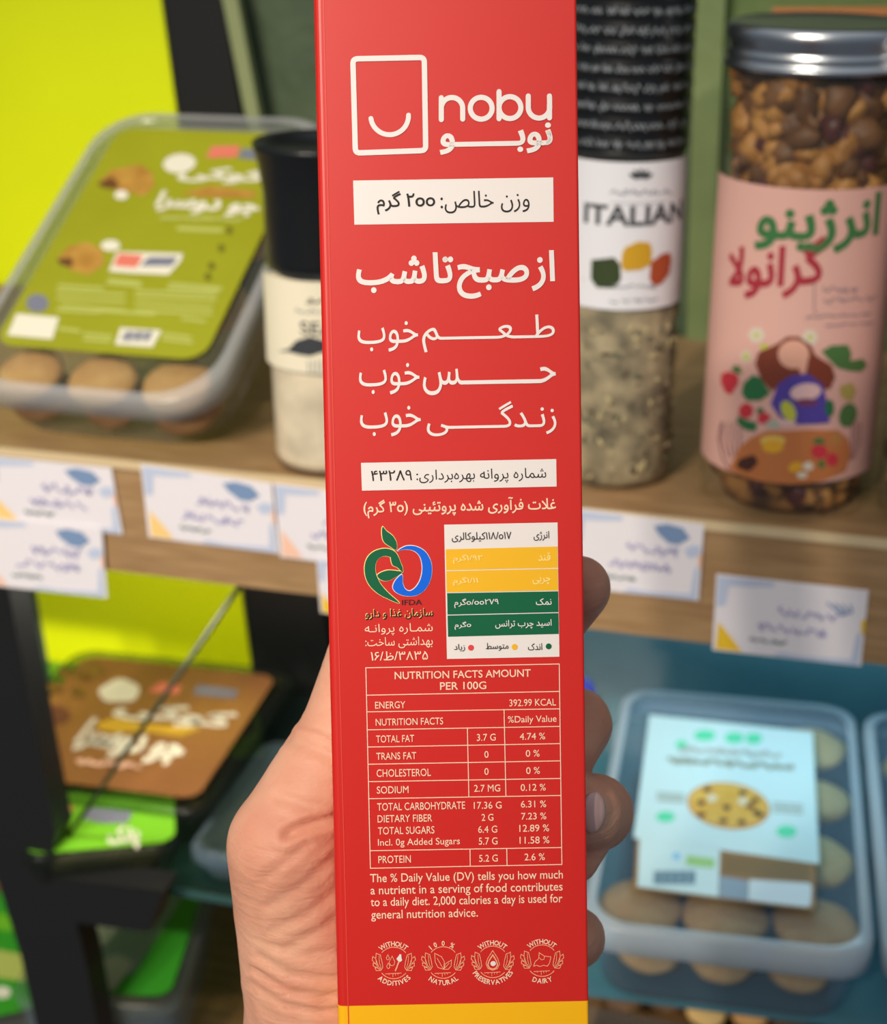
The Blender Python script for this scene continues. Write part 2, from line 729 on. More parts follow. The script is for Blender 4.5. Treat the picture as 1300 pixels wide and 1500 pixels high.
tag(mb.build('lid_reflection_strip', None, frame(hit(1270, 22, sfront(0.262).M), RX, DX, ZX)), 'thin orange strip added behind the jar lid for the stripe reflected in it', 'trim')

# ------------------------------------------------------------------ wooden shelf
WOOD = mat('oak_board', (146, 112, 76), 0.5, c2=(176, 142, 102), scale=26, detail=6, stretch=(1.2, 8, 14), lo=0.3, hi=0.7, spec=0.3)
TRIMM = mat('pale_edge', (214, 190, 150), 0.45)
fr0 = sfront(0)
zb = fr0.q(650, 895)[1]
sh = thing('shelf', frame(S(0, 0, zb), RX, DX, ZX), 'thick brown wooden shelf carrying the jars, price cards on its front edge', 'shelf')
mb = MB()
mb.box(frame(S(0, 0, 0), RX, DX, ZX), -0.55, 0.5, 0.0, 0.265, zb, 0, WOOD)
mb.build('board', sh)
mb = MB()
mb.box(frame(S(0, 0, 0), RX, DX, ZX), -0.55, 0.5, -0.0012, 0.0006, -0.0034, 0.0006, TRIMM)
mb.build('edge_band', sh)

# unseen strip lights set under the board
def unseen_strip_light(u, v, ln, power, color, back=0.0):
    d = bpy.data.lights.new('unseen_strip_light', 'AREA')
    d.shape = 'RECTANGLE'
    d.size, d.size_y = ln, .012
    d.energy = power
    d.color = color
    o = bpy.data.objects.new('unseen_strip_light', d)
    COL.objects.link(o)
    o.matrix_world = frame(S(u, v, zb - .006), RX, (DX + ZX * back).normalized(), (ZX - DX * back).normalized())


unseen_strip_light(.16, .16, .18, 0.20, (0.48, 0.84, 1.0))
unseen_strip_light(-.24, .03, .20, 0.75, (1.0, 0.92, 0.74), 0.9)  # warm strip added to brighten the lime panel below the board

# ------------------------------------------------------------------ price cards
CARD = mat('card_white', (232, 226, 232), 0.55)
CB = mat('card_blue', (190, 200, 224), 0.55)
CB2 = mat('card_leaf_blue', (120, 146, 184), 0.55)
CP = mat('card_pen', (166, 162, 200), 0.55)
CK = mat('card_small_print', (126, 140, 140), 0.55)
CY_ = mat('card_yellow', (246, 206, 130), 0.55)
CYS = mat('card_strong_yellow', (236, 192, 40), 0.55)
CO = mat('card_peach', (244, 196, 170), 0.55)


def price_card(quad, label, v, seed, acc, leaf=True, dark=False):
    fr = sfront(-v)
    c = [hit(*p, fr.M) for p in quad]
    M = frame((c[2] + c[3]) / 2, RX, DX, ZX)
    o = thing('price_card', M, label, 'price card', 'handwritten price cards on the shelf edge')
    mb = MB()
    mb.slab(c, -DX, 0.0004, CARD)
    mb.build('card', o)
    (x0, y0), (x1, y1), (x2, y2), (x3, y3) = quad

    def at(s, t):
        ax, ay = x0 + (x1 - x0) * s, y0 + (y1 - y0) * s
        bx, by = x3 + (x2 - x3) * s, y3 + (y2 - y3) * s
        return (ax + (bx - ax) * t, ay + (by - ay) * t)
    k = Ink(fr, 0.0002)
    pl = lambda pts, m, l=0: k.poly([at(*p) for p in pts], m, l)
    pl([(0.01, 0.02), (0.38, 0.02), (0.38, 0.08), (0.2, 0.12), (0.09, 0.13), (0.07, 0.4), (0.01, 0.42)], CB)
    pl([(0.98, 0.55), (0.98, 0.99), (0.4, 0.99), (0.45, 0.93), (0.6, 0.95), (0.93, 0.92), (0.95, 0.6)], CB)
    pl([(0.02, 0.98), (0.03, 0.62), (0.12, 0.8), (0.2, 0.98)], acc)
    pl([(0.97, 0.4), (1.0, 0.38), (1.0, 0.58), (0.98, 0.58)], CO if acc is not CYS else CYS)
    if leaf:
        pl([(0.62, 0.10), (0.72, 0.05), (0.84, 0.08), (0.9, 0.2), (0.82, 0.3), (0.74, 0.3), (0.66, 0.2)], CB2, 1)
        pl([(0.86, 0.36), (0.93, 0.28), (0.99, 0.3), (0.98, 0.42), (0.9, 0.46)], CB, 1)
    else:
        for i in range(4):
            k.line([at(0.74 + 0.05 * i, 0.22), at(0.8 + 0.035 * i, 0.30), at(0.84, 0.36)], 3, CB2, 1)
    k.build('printed_border', o)
    k = Ink(fr, 0.0003)
    dx = x1 - x0
    sl = (y1 - y0) / dx
    a = at(0.42, 0.40); b = at(0.78, 0.40)
    scribble(k, a[0], b[0], a[1], 14, CP, 3.2, seed, slope=sl)
    a = at(0.3, 0.62); b = at(0.76, 0.62)
    scribble(k, a[0], b[0], a[1], 12, CP, 3.2, seed + 1, slope=sl)
    a = at(0.25, 0.8); b = at(0.46, 0.8)
    scribble(k, a[0], b[0], a[1], 5, CK, 3.0, seed + 2, slope=sl)
    k.build('handwriting', o)
    return o


price_card(((-22, 667), (163, 686), (180, 783), (-6, 764)), 'white price card at the far left, its lower half covered by a second card', 0.0014, 11, CY_)
price_card(((-32, 757), (149, 774), (157, 876), (-24, 856)), 'lower left price card stuck over another card and hanging below the board', 0.0026, 21, CO)
price_card(((206, 680), (398, 708), (409, 811), (218, 787)), 'whole price card with yellow corner between the left card pair and the red box', 0.0014, 31, CY_)
price_card(((401, 708), (575, 731), (580, 836), (411, 816)), 'price card with peach corner running behind the left edge of the red box', 0.0022, 41, CO)
price_card(((464, 818), (600, 838), (604, 917), (470, 897)), 'lowest price card sliver peeking out left of the red box below the others', 0.0030, 51, CYS)
price_card(((840, 744), (1032, 768), (1024, 880), (838, 860)), 'price card right of the red box beneath the Italian herb grinder, beside a fingertip', 0.0014, 61, CB)
price_card(((1050, 841), (1273, 865), (1262, 976), (1044, 952)), 'price card with bright yellow corner hanging low under the pink granola jar', 0.0018, 71, CYS, leaf=False)

# ------------------------------------------------------------------ jars on the shelf
GLASS = clear('jar_glass', (250, 251, 248), 0.03, (205, 205, 200), 0.06, 0.7)
fl0 = sflat(0)


def jar_frame(px, py):
    p = hit(px, py, fl0.M)
    t = CAM - p
    y = Vector((-t.x, -t.y, 0)).normalized()
    return frame(p, y.cross(ZX), y, ZX)


def jz(M, px, py, r=0.0):
    """height on the jar's axis (or its near wall) seen at a photo point"""
    y = M.col[1].to_3d()
    o = M.translation - y * r
    d = ray(px, py)
    p = CAM + d * ((o - CAM).dot(y) / d.dot(y))
    return p.z - M.translation.z


def lab(fr, z0, z1, u0, u1, m, name, parent, e=0.00025):
    k = Ink(fr, e)
    n = 40
    pts = [(u0 + (u1 - u0) * i / n, z) for z in (z0, z1) for i in range(n + 1)]
    k.add([fr.to(x, y, e) for x, y in pts], [(i, i + 1, i + n + 2, i + n + 1) for i in range(n)], m, True)
    return k.build(name, parent)


# --- pink granola jar
GRAN = mat('granola', (74, 46, 22), 0.6, c2=(168, 118, 62), scale=70, detail=5, lo=0.35, hi=0.62, spec=0.4)
GRANG = mat('granola_gold', (146, 94, 38), 0.55, c2=(184, 130, 64), scale=60, bump=0.5, bscale=200)
GRANB = mat('granola_brown', (82, 50, 24), 0.55, c2=(118, 76, 38), scale=60, bump=0.5, bscale=200)
GRAND = mat('dried_fruit', (66, 26, 30), 0.45, c2=(92, 40, 36), scale=50)
ALU = mat('aluminium', (200, 202, 206), 0.28, metal=1.0)
PINK = mat('pink_label', (226, 176, 164), 0.5, spec=0.35)


def fill_mesh(M, r, z0, z1, core, lumps, n, size, seed):
    random.seed(seed)
    mb = MB()
    mb.lathe(M, [(r * 0.76, z0), (r * 0.8, z0 + 0.004), (r * 0.8, z1 - 0.006), (r * 0.6, z1)], core, 40, (True, True))
    for i in range(n):
        a = random.uniform(-2.1, 2.1)
        z = random.uniform(z0 + size * 0.7, z1 - size * 0.3)
        s = size * random.uniform(0.6, 1.25)
        rr = r - s * random.uniform(0.8, 1.35) - 0.0006
        sz = [s, s * random.uniform(0.6, 0.95), s * random.uniform(0.5, 0.8)]
        mb.blob(M @ Vector((rr * math.sin(a), -rr * math.cos(a), z)), *sz, random.choice(lumps), 2, 0.22)
    return mb


def granola_jar(px, py, label, r=0.0355, detail=True):
    M = jar_frame(px, py)
    o = thing('granola_jar', M, label, 'jar', 'granola jars')
    zl0 = jz(M, px + 55, 112, r)      # lid skirt bottom
    zl1 = jz(M, px + 60, 30, 0)       # lid top
    if not detail:
        zl0, zl1 = JZ
    mb = MB()
    zt = zl0
    mb.lathe(M, [(r * 0.9, 0.0), (r * 0.985, 0.003), (r, 0.009), (r, zt - 0.012), (r * 0.985, zt - 0.004), (r * 0.95, zt + 0.004)], GLASS, 64, (True, False))
    mb.build('glass_body', o)
    mb = MB()
    R = r
    h = zl1 - zl0
    prof = [(R * 1.03, 0), (R * 1.05, h * .06), (R * 1.035, h * .13), (R * 1.0, h * .18), (R * 1.02, h * .30), (R * 1.02, h * .36), (R * .985, h * .42),
            (R * 1.0, h * .5), (R * 1.01, h * .62)]
    mb.lathe(M @ Matrix.Translation((0, 0, zl0)), prof, ALU, 96)
    seg = 140
    rings = []
    for (k, z) in ((1.01, .62), (1.015, .66), (1.015, .9), (.985, .97), (.94, 1.0), (.92, .975), (0.3, .97), (.02, .97)):
        ring = []
        for i in range(seg):
            a = 2 * math.pi * i / seg
            rr = R * (k + (0.008 if i % 2 and .64 < z < .93 else 0))
            ring.append(M @ Vector((rr * math.sin(a), -rr * math.cos(a), zl0 + z * h)))
        rings.append(ring)
    mb.loft(rings, ALU, (False, True))
    mb.build('lid', o)
    return o, M, r, zl0, zl1


GJ, GM, GR, gz0, gz1 = granola_jar(1147, 722, 'clear granola jar with pink illustrated label and ridged metal lid')
JZ = (gz0, gz1)
gl0 = jz(GM, 1147, 706, GR)
gl1 = jz(GM, 1172, 277, GR)
gf = Cyl(GM, GR)
lab(gf, gl0, gl1, gf.q(1034, 560)[0] - 0.003, 0.049, PINK, 'label', GJ)
gg = fill_mesh(GM, GR - 0.0015, 0.002, gz0 + 0.003, GRAN, [GRANG, GRANG, GRANG, GRANB, GRANB, GRAND], 520, 0.0084, 3).build('granola', None, GM)
tag(gg, 'golden brown granola clusters with dark dried fruit filling the pink labelled jar', 'granola', kind='stuff')
# lettering
GG = mat('label_green', (60, 118, 66), 0.5)
GRD = mat('label_crimson', (172, 44, 60), 0.5)
GGY = mat('label_grey', (160, 136, 140), 0.5)
k = Ink(gf, 0.0004)
k.text(ar('انرژینو'), 1108, 1287, 288, 372, GG, 1, bold=0.035, slant=0.03)
k.text(ar('گرانولا'), 1068, 1210, 352, 440, GRD, 1, bold=0.03, slant=0.16)
k.line([(1193, 412), (1193, 456), (1200, 460)], 2, GGY)
scribble(k, 1205, 1250, 424, 10, GGY, 2.2, 5)
scribble(k, 1206, 1278, 440, 9, GGY, 2.2, 6, slope=-0.05)
scribble(k, 1182, 1276, 464, 4, GGY, 2.2, 7, slope=-0.05)
scribble(k, 1210, 1272, 476, 3, GGY, 2.0, 8, slope=-0.05)
k.build('label_lettering', GJ)
# illustration
c = lambda n, a, b, d: mat('picture_' + n, (a, b, d), 0.5)
HAIR, FACE, DRESS = c('hair', 128, 58, 38), c('face', 226, 168, 146), c('dress', 84, 66, 160)
LEAF, LEAF2, STRAW = c('leaf', 44, 112, 66), c('leaf_light', 76, 118, 62), c('strawberry', 206, 52, 66)
BOARD, BAN, DAISY = c('board', 196, 118, 66), c('banana', 230, 170, 44), c('daisy', 222, 210, 190)
PRUNE, LINE, KIWI = c('prune', 78, 42, 32), c('fork', 128, 78, 86), c('lime', 196, 196, 70)
MOUTH, BOWL = c('bowl_dark', 122, 60, 92), c('bowl', 232, 190, 188)
X = lambda x, y: (1020 + x / 4.643, 470 + y / 4.643)
k = Ink(gf, 0.0004)


def E_(x, y, rx, ry, m, l=0, rot=0, wob=0.0):
    xx, yy = X(x, y)
    k.ell(xx, yy, rx / 4.643, ry / 4.643, m, l, rot, wob=wob)


def PP(pts, m, l=0):
    k.poly([X(*p) for p in pts], m, l)


for (x, y) in ((415, 95), (775, 110)):
    for i in range(6):
        E_(x + 34 * math.cos(i * 1.047), y + 34 * math.sin(i * 1.047), 22, 22, DAISY, 0)
    E_(x, y, 18, 16, KIWI, 1)
E_(345, 240, 36, 40, DAISY, 0); E_(345, 242, 20, 22, KIWI, 1); E_(465, 175, 28, 22, KIWI, 0)
PP([(560, 150), (620, 105), (700, 105), (780, 160), (810, 230), (920, 300), (945, 380), (910, 460), (840, 470), (760, 360), (600, 400), (520, 480), (450, 400), (405, 290), (430, 210), (500, 180)], HAIR, 1)
E_(665, 225, 105, 98, FACE, 2)
PP([(690, 300), (760, 280), (740, 370), (715, 360)], FACE, 2)
PP([(560, 430), (640, 370), (760, 355), (860, 430), (890, 560), (905, 690), (640, 700), (560, 640), (510, 560)], DRESS, 3)
E_(745, 480, 105, 58, BOWL, 4, -8); E_(750, 550, 75, 26, MOUTH, 5)
E_(630, 610, 45, 75, KIWI, 5, -25)
E_(620, 690, 60, 20, BOWL, 4)
PP([(850, 205), (920, 165), (1030, 160), (1055, 220), (1045, 270), (1130, 255), (1160, 300), (1120, 345), (1040, 340), (960, 320), (900, 260)], LEAF2, 0)
PP([(330, 420), (390, 365), (440, 380), (510, 490), (440, 540), (350, 540), (315, 490)], LEAF, 2)
E_(1030, 480, 55, 60, c('pear', 178, 160, 84), 0, wob=.08); E_(1030, 640, 60, 85, LEAF2, 0, 15)
E_(905, 590, 30, 60, LEAF, 4)
PP([(180, 360), (230, 340), (290, 365), (295, 420), (245, 500), (210, 490), (175, 420)], STRAW, 1); E_(285, 330, 35, 26, LEAF2, 2, 30, .1)
E_(345, 610, 48, 52, STRAW, 3, 20); E_(465, 660, 44, 40, STRAW, 3)
PP([(290, 640), (340, 670), (420, 690), (410, 750), (340, 740), (280, 690)], LEAF, 2); E_(440, 610, 26, 22, LEAF, 2)
E_(530, 700, 55, 30, c('mint', 176, 178, 160), 3)
PP([(230, 1010), (300, 860), (380, 790), (480, 745), (760, 735), (960, 740), (1030, 800), (1050, 900), (1010, 1020), (860, 1085), (660, 1110), (420, 1085)], BOARD, 2)
E_(525, 850, 72, 45, BAN, 4); E_(525, 812, 85, 36, c('banana_peel', 226, 190, 96), 3)
E_(355, 965, 72, 48, PRUNE, 4, -20, .06)
E_(835, 885, 55, 48, STRAW, 4); E_(920, 940, 42, 46, STRAW, 4); E_(835, 815, 42, 24, LEAF2, 3, 0, .1); E_(850, 970, 24, 28, LEAF2, 5)
E_(675, 990, 48, 34, BAN, 4, -20); E_(760, 985, 36, 30, DAISY, 4); E_(720, 1045, 36, 22, DAISY, 4)
E_(950, 800, 40, 48, c('nut', 190, 132, 70), 3)
for i in range(4):
    k.line([X(190 + 38 * i, 690), X(180 + 42 * i, 800), X(225 + 25 * i, 920)], 2.2, LINE, 1)
k.line([X(180, 690), X(160, 800), X(190, 940), X(235, 1010)], 3, LINE, 1)
for i in range(3):
    k.line([X(1110 - 25 * i, 690), X(1105 - 25 * i, 830), X(1060 - 15 * i, 940)], 2.2, LINE, 1)
k.build('label_picture', GJ)

# --- second granola jar at the right edge
G2, M2, r2, _, _ = granola_jar(1411, 753, 'granola jar cut off by the right edge, only a brown sliver in view', detail=False)
g2 = fill_mesh(M2, r2 - 0.0015, 0.002, gz0 - 0.008, GRAN, [GRANG, GRANB, GRANB, GRAND], 200, 0.0068, 5).build('granola', None, M2)
tag(g2, 'brown granola inside the jar at the right edge', 'granola', kind='stuff')
f2 = Cyl(M2, r2)
lab(f2, gl0, gl1, -0.036, 0.05, PINK, 'label', G2)

# --- Italian herb grinder
HERB = mat('herbs', (88, 78, 60), 0.7, c2=(178, 160, 128), scale=90, detail=6, bump=0.4, bscale=160, lo=0.32, hi=0.66)
CAPB = mat('black_plastic', (20, 21, 23), 0.3, spec=0.5)
CAPT = mat('cap_print', (156, 162, 168), 0.4)
LABW = mat('label_white', (232, 230, 236), 0.45)
LABC = mat('label_cream', (236, 226, 200), 0.45)
HM = jar_frame(897, 692)
HR = 0.0255
hg = thing('herb_grinder', HM, 'glass herb grinder labelled ITALIAN with tall ribbed black cap', 'spice grinder')
hz = [jz(HM, 925, y, HR) for y in (455, 238, 226)]
htop = jz(HM, 930, -160, 0)
mb = MB()
mb.lathe(HM, [(HR * .9, 0), (HR * .99, .002), (HR, .006), (HR, hz[1] + .001), (HR * .98, hz[2] + .001)], GLASS, 56, (True, False))
mb.build('glass_body', hg)
mb = MB()
prof = [(HR * .93, hz[2] - .004), (HR * 1.0, hz[2])]
nr = int((htop - hz[2]) / 0.0072)
for i in range(nr):
    z = hz[2] + i * 0.0072
    g = HR * (1.0 + 0.02 * i / nr)
    prof += [(g * .985, z + .0004), (g * 1.0, z + .0018), (g * 1.0, z + .0055), (g * .985, z + .0068)]
prof += [(HR * .9, htop), (0.0005, htop + .001)]
mb.lathe(HM, prof, CAPB, 64)
mb.build('ribbed_cap', hg)
k = None
mb = MB()
rnd = random.Random(4)
for i in range(nr):
    z = hz[2] + i * 0.0072 + .0036
    g = HR * (1.0 + 0.02 * i / nr)
    fr = Cyl(HM, g)
    kk = Ink(fr, 0.0002)
    u = -g * 1.4
    while u < g * 1.4:
        L = rnd.uniform(.003, .007)
        ph = rnd.uniform(0, 6)
        fq = rnd.uniform(12, 18)
        pts = [Vector((u + L * t / 8, z + .0012 * math.sin(ph + fq * t / 8) * (1 if rnd.random() > .2 else 1.7))) for t in range(9)]
        kk.uline(pts, .00042, CAPT, 0, False)
        u += L + rnd.uniform(.0006, .002)
    off = len(mb.v)
    mb.add(kk.v, kk.f, CAPT)
mb.build('cap_lettering', hg)
hf = Cyl(HM, HR)
lab(hf, hz[0], hz[1], -.036, hf.q(997, 330)[0] + .004, LABW, 'label', hg)
mb = MB()
mb.lathe(HM, [(HR * .9, .002), (HR * .955, .006), (HR * .955, hz[2] - .006), (HR * .5, hz[2] - .003)], HERB, 48, (True, True))
random.seed(31)
for i in range(160):
    a = random.uniform(-1.9, 1.9)
    z = random.uniform(.006, hz[0] + .01)
    mb.blob(HM @ Vector((HR * .945 * math.sin(a), -HR * .945 * math.cos(a), z)), .0028 * random.uniform(.5, 1.2), .0016, .0009,
            random.choice([HERB, mat('herb_pale', (186, 168, 126), .7), mat('herb_green', (110, 106, 82), .7), mat('herb_dark', (84, 70, 50), .7)]), 1, .2)
tag(mb.build('dried_herbs', None, HM), 'dried green and straw coloured herbs filling the ITALIAN grinder', 'herbs', kind='stuff')
k = Ink(hf, .0004)
X2 = lambda x, y: (845 + x / 6, 220 + y / 6)
GREYI = mat('grey_ink', (150, 152, 158), .5)
DKI = mat('charcoal_ink', (62, 66, 72), .5)
k.text('ITALIAN', 857, 997, 301, 331, DKI, 1, bold=0.03)
scribble(k, 896, 976, 281, 9, GREYI, 2.2, 81)
k.line([(895, 297), (935, 298), (975, 296)], 1.2, GREYI)
scribble(k, 900, 962, 419, 5, GREYI, 2.2, 82)
scribble(k, 893, 960, 441, 7, GREYI, 2.0, 83, slope=-.04)
k.build('label_lettering', hg)
k = Ink(hf, .0004)
for a in (-60, -30, 0, 30, 60):
    t = math.radians(a)
    k.ell(939 + 12 * math.sin(t), 262 - 8 * math.cos(t), 3, 7.5, DKI, 0, a)
hp = lambda n, a, b, d: mat('spice_' + n, (a, b, d), .5)
k.poly([X2(*p) for p in ((135, 960), (330, 940), (385, 1000), (390, 1130), (340, 1210), (180, 1205), (130, 1130))], hp('green', 52, 66, 32), 0)
k.poly([X2(*p) for p in ((400, 900), (430, 850), (540, 800), (640, 810), (660, 880), (650, 1000), (560, 1050), (420, 1060), (390, 1010))], hp('gold', 206, 158, 34), 1)
k.poly([X2(*p) for p in ((650, 980), (740, 910), (810, 895), (825, 960), (805, 1080), (740, 1170), (680, 1190), (635, 1130))], hp('rust', 172, 74, 38), 2)
k.build('label_picture', hg)

# --- salt grinder on the left of the box
KM = jar_frame(484, 672)
KR = 0.0262
kg = thing('salt_grinder', KM, 'salt grinder with smooth black cap and cream label, half hidden behind the red box', 'spice grinder')
kz = [jz(KM, 440, y, KR) for y in (548, 413)]
kt = jz(KM, 450, 205, 0)
SALT = mat('salt_grain', (246, 228, 204), .6, c2=(210, 194, 170), scale=60, bump=.12, bscale=200)
mb = MB()
mb.lathe(KM, [(KR * .88, 0), (KR * .93, .002), (KR * .95, .006), (KR * .97, kz[0] - .004), (KR, kz[0] + .004), (KR, kz[1]), (KR * .96, kz[1] + .003)], GLASS, 56, (True, False))
mb.build('glass_body', kg)
mb = MB()
hh = kt - kz[1]
mb.lathe(KM, [(KR * .93, kz[1] + .001), (KR * .965, kz[1] + .002), (KR * .965, kz[1] + hh * .1), (KR * .97, kz[1] + hh * .6), (KR * 1.04, kz[1] + hh * .85), (KR * 1.10, kz[1] + hh * .95),
              (KR * 1.12, kz[1] + hh * .985), (KR * 1.09, kt), (KR * .98, kt - .001), (KR * .9, kt - .004), (.0005, kt - .0045)], CAPB, 64)
mb.build('cap', kg)
kf = Cyl(KM, KR)
lab(kf, kz[0], kz[1], -.037, .04, LABC, 'label', kg, .0006)
mb = MB()
mb.lathe(KM, [(KR * .86, .002), (KR * .92, .006), (KR * .935, kz[0] - .004), (KR * .95, kz[1] - .004), (KR * .4, kz[1])], SALT, 48, (True, True))
tag(mb.build('salt', None, KM), 'coarse off-white salt filling the grinder left of the red box', 'salt', kind='stuff')
k = Ink(kf, .0008)
k.text('SEA', 441, 492, 471, 490, DKI, 1, bold=.012)
scribble(k, 452, 490, 440, 8, DKI, 2, 91)
scribble(k, 434, 492, 455, 8, GREYI, 1.8, 92)
for i in range(5):
    k.line([(453 + 6 * i, 528), (453 + 6 * i, 545)], 1.6, GREYI)
k.build('label_lettering', kg)
k = Ink(kf, .0008)
k.poly([(409, 514), (424, 511), (436, 498), (455, 492), (476, 498), (492, 512), (470, 516), (455, 521), (440, 519), (425, 515)], mat('slate_ink', (58, 60, 66), .5), 0)
k.build('label_picture', kg)

# ------------------------------------------------------------------ tubs with lids
TUBP = clear('tub_plastic', (240, 242, 240), 0.10, (206, 208, 208), 0.2, 0.7)
RIMP = clear('rim_plastic', (226, 230, 228), 0.42, (206, 206, 206), 0.22, 0.7)
RIMB = clear('rim_plastic_cool', (206, 222, 232), 0.55, (206, 220, 232), 0.22, 0.8)
LIDP = clear('lid_plastic', (236, 240, 236), 0.07, (200, 205, 200), 0.16, 0.7)
TUBB = clear('tub_plastic_cool', (222, 232, 238), 0.13, (176, 200, 222), 0.2, 0.8)
COOK = mat('cookie', (206, 150, 88), 0.7, c2=(222, 172, 108), scale=60, bump=.6, bscale=160)
COOKP = mat('cookie_pale', (222, 182, 112), 0.7, c2=(234, 200, 136), scale=60, bump=.6, bscale=160)
CHIP = mat('cookie_chip', (92, 58, 36), 0.6)


def rr_ring(M, w, l, r, z, n=6):
    pts = []
    for (sx, sy, a0) in ((1, 1, 0), (-1, 1, 90), (-1, -1, 180), (1, -1, 270)):
        for i in range(n + 1):
            a = math.radians(a0 + 90 * i / n)
            pts.append(M @ Vector((sx * (w / 2 - r) + r * math.cos(a), sy * (l / 2 - r) + r * math.sin(a), z)))
    return pts


def tub(M, w, l, h, label, body_m, lid_m, name='pastry_tub', group=None, r=0.02, lip=0.009, rim_m=None):
    """M: lid top centre, x to the right, z up out of the lid"""
    o = thing(name, M @ Matrix.Translation((0, 0, -h)), label, 'tub', group)
    mb = MB()
    mb.loft([rr_ring(M, w * .86, l * .89, r, -h), rr_ring(M, w * .875, l * .9, r, -h + .003), rr_ring(M, w * .955, l * .965, r, -.010), rr_ring(M, w * .955, l * .965, r, -.004)], body_m, (True, False))
    mb.build('tub_body', o)
    mb = MB()
    rings = [rr_ring(M, w * .985, l * .985, r, -lip), rr_ring(M, w, l, r, -lip * .9), rr_ring(M, w, l, r, -.0012), rr_ring(M, w - .003, l - .003, r, 0),
             rr_ring(M, w - .011, l - .011, r, 0), rr_ring(M, w - .014, l - .014, r, -.0022)]
    rim_m = rim_m or (RIMB if lid_m is TUBB else RIMP)
    mb.loft(rings[:5], rim_m, (False, False))
    mb.loft(rings[4:], lid_m, (False, True))
    mb.build('lid', o)
    return o


def cookie(M, label, m, rad=0.021, group=None, chips=0):
    mb = MB()
    mb.blob(M.translation + M.to_3x3() @ Vector((0, 0, rad * .34)), rad, rad, rad * .36, m, 3, .06, rot=M.to_3x3())
    return tag(mb.build('cookie', None, M), label, 'cookie', group)


# --- A: green labelled tub leaning at the upper left
def cam_frame(t, x, y, z, s):
    Mx = frame(CAM + RC @ (Vector(t) * s), (RC @ Vector(x)).normalized(), (RC @ Vector(y)).normalized(), (RC @ Vector(z)).normalized())
    return Mx


k_ = 0.885 * 0.01
LA = cam_frame((-15.57, 15.04, -89.46), (0.957, -0.096, 0.273), (0.247, 0.761, -0.599), (-0.15, 0.641, 0.753), k_)
LA3 = LA.to_3x3().normalized()
LA = Matrix.Translation(LA.translation) @ LA3.to_4x4()
lw, ll = 12 * k_, 18.21 * k_
AW, AL, AH = lw + .026, ll + .042, .040
AM = LA @ Matrix.Translation((0, -.006, 0.0006))
ta = tub(AM, AW, AL, AH, 'large clear biscuit tub with olive green label, propped up on the shelf at upper left', TUBP, LIDP, r=.028, lip=.014)
AF = Plane(LA)
OLIVE = mat('olive_label', (150, 152, 14), .4, c2=(158, 160, 22), scale=12)
k = Ink(AF, .0011)
mb = MB()
ring = rr_ring(LA @ Matrix.Translation((0, 0, .0011)), lw, ll, .011, 0)
mb.add(ring, [list(range(len(ring)))], OLIVE)
mb.build('label', ta)
AWH = mat('label_offwhite', (232, 226, 206), .5)
AGR = mat('label_lightolive', (182, 188, 96), .5)
ARE = mat('label_salmon', (226, 120, 100), .5)
AGY = mat('label_bluegrey', (120, 122, 140), .5)
ABR = mat('label_cookie', (192, 146, 62), .5, c2=(170, 120, 44), scale=100)
ADB = mat('label_darkbrown', (104, 64, 26), .5)
AOG = mat('label_shade_olive', (106, 104, 14), .5)
X3 = lambda x, y: (60 + x / 3.824, 160 + y / 3.824)
k = Ink(AF, .0013)
k.ell(*X3(780, 315), 24, 14, AWH, 0, -6)
k.text(ar('کوکی'), 262, 392, 248, 272, AWH, 1, bold=.05, slant=-.02)
k.text(ar('جو دوسرا'), 228, 384, 287, 318, AWH, 1, bold=.05, slant=-.03)
scribble(k, 240, 352, 322, 4, AGR, 4, 101, slope=.03)
k.line([X3(780, 680), X3(1010, 690)], 6, AGR)
for (x0, y0, x1, y1) in ((390, 965, 560, 985), (730, 990, 1010, 1015), (100, 1030, 470, 1050), (100, 1070, 470, 1090), (120, 1110, 470, 1140), (540, 1060, 980, 1080), (540, 1100, 960, 1125), (330, 1140, 640, 1160),
                         (690, 1300, 850, 1320), (250, 1270, 400, 1285), (800, 1185, 920, 1200), (110, 1240, 220, 1255), (540, 1140, 960, 1160), (100, 1135, 330, 1150), (540, 1030, 980, 1050), (110, 1000, 350, 1015), (690, 1270, 840, 1290), (380, 985, 560, 1000), (250, 1300, 390, 1312), (720, 1012, 1000, 1030)):
    k.line([X3(x0, y0), X3(x1, y1)], 4, AGR)
k.build('label_lettering', ta)
k = Ink(AF, .0013)
k.poly([X3(*p) for p in ((330, 420), (400, 350), (560, 320), (630, 370), (640, 440), (580, 500), (480, 470), (400, 460))], ABR, 0)
k.poly([X3(*p) for p in ((320, 430), (400, 390), (450, 440), (410, 460), (350, 450))], ADB, 1)
k.ell(*X3(455, 492), 10, 7, AWH, 1)
k.poly([X3(*p) for p in ((95, 850), (160, 780), (260, 755), (350, 800), (360, 880), (270, 940), (170, 910))], ABR, 0)
k.poly([X3(*p) for p in ((95, 850), (180, 840), (180, 900), (110, 880))], ADB, 1)
k.ell(*X3(395, 775), 14, 8, AWH, 1)
k.poly([X3(*p) for p in ((790, 480), (960, 440), (1210, 470), (1200, 510), (900, 505))], ABR, 0)
k.poly([X3(*p) for p in ((930, 285), (960, 220), (1120, 215), (1100, 280))], ARE, 0)
k.poly([X3(*p) for p in ((1110, 285), (1130, 235), (1260, 235), (1260, 300))], AGY, 0)
k.poly([X3(*p) for p in ((385, 920), (430, 810), (800, 820), (790, 860), (720, 940), (500, 930))], AWH, 0)
k.poly([X3(*p) for p in ((410, 890), (440, 820), (580, 830), (540, 900))], ARE, 1)
k.poly([X3(*p) for p in ((560, 890), (610, 840), (770, 840), (740, 890))], AGY, 1)
k.ell(56, 447, 16, 13, AGY, 0)
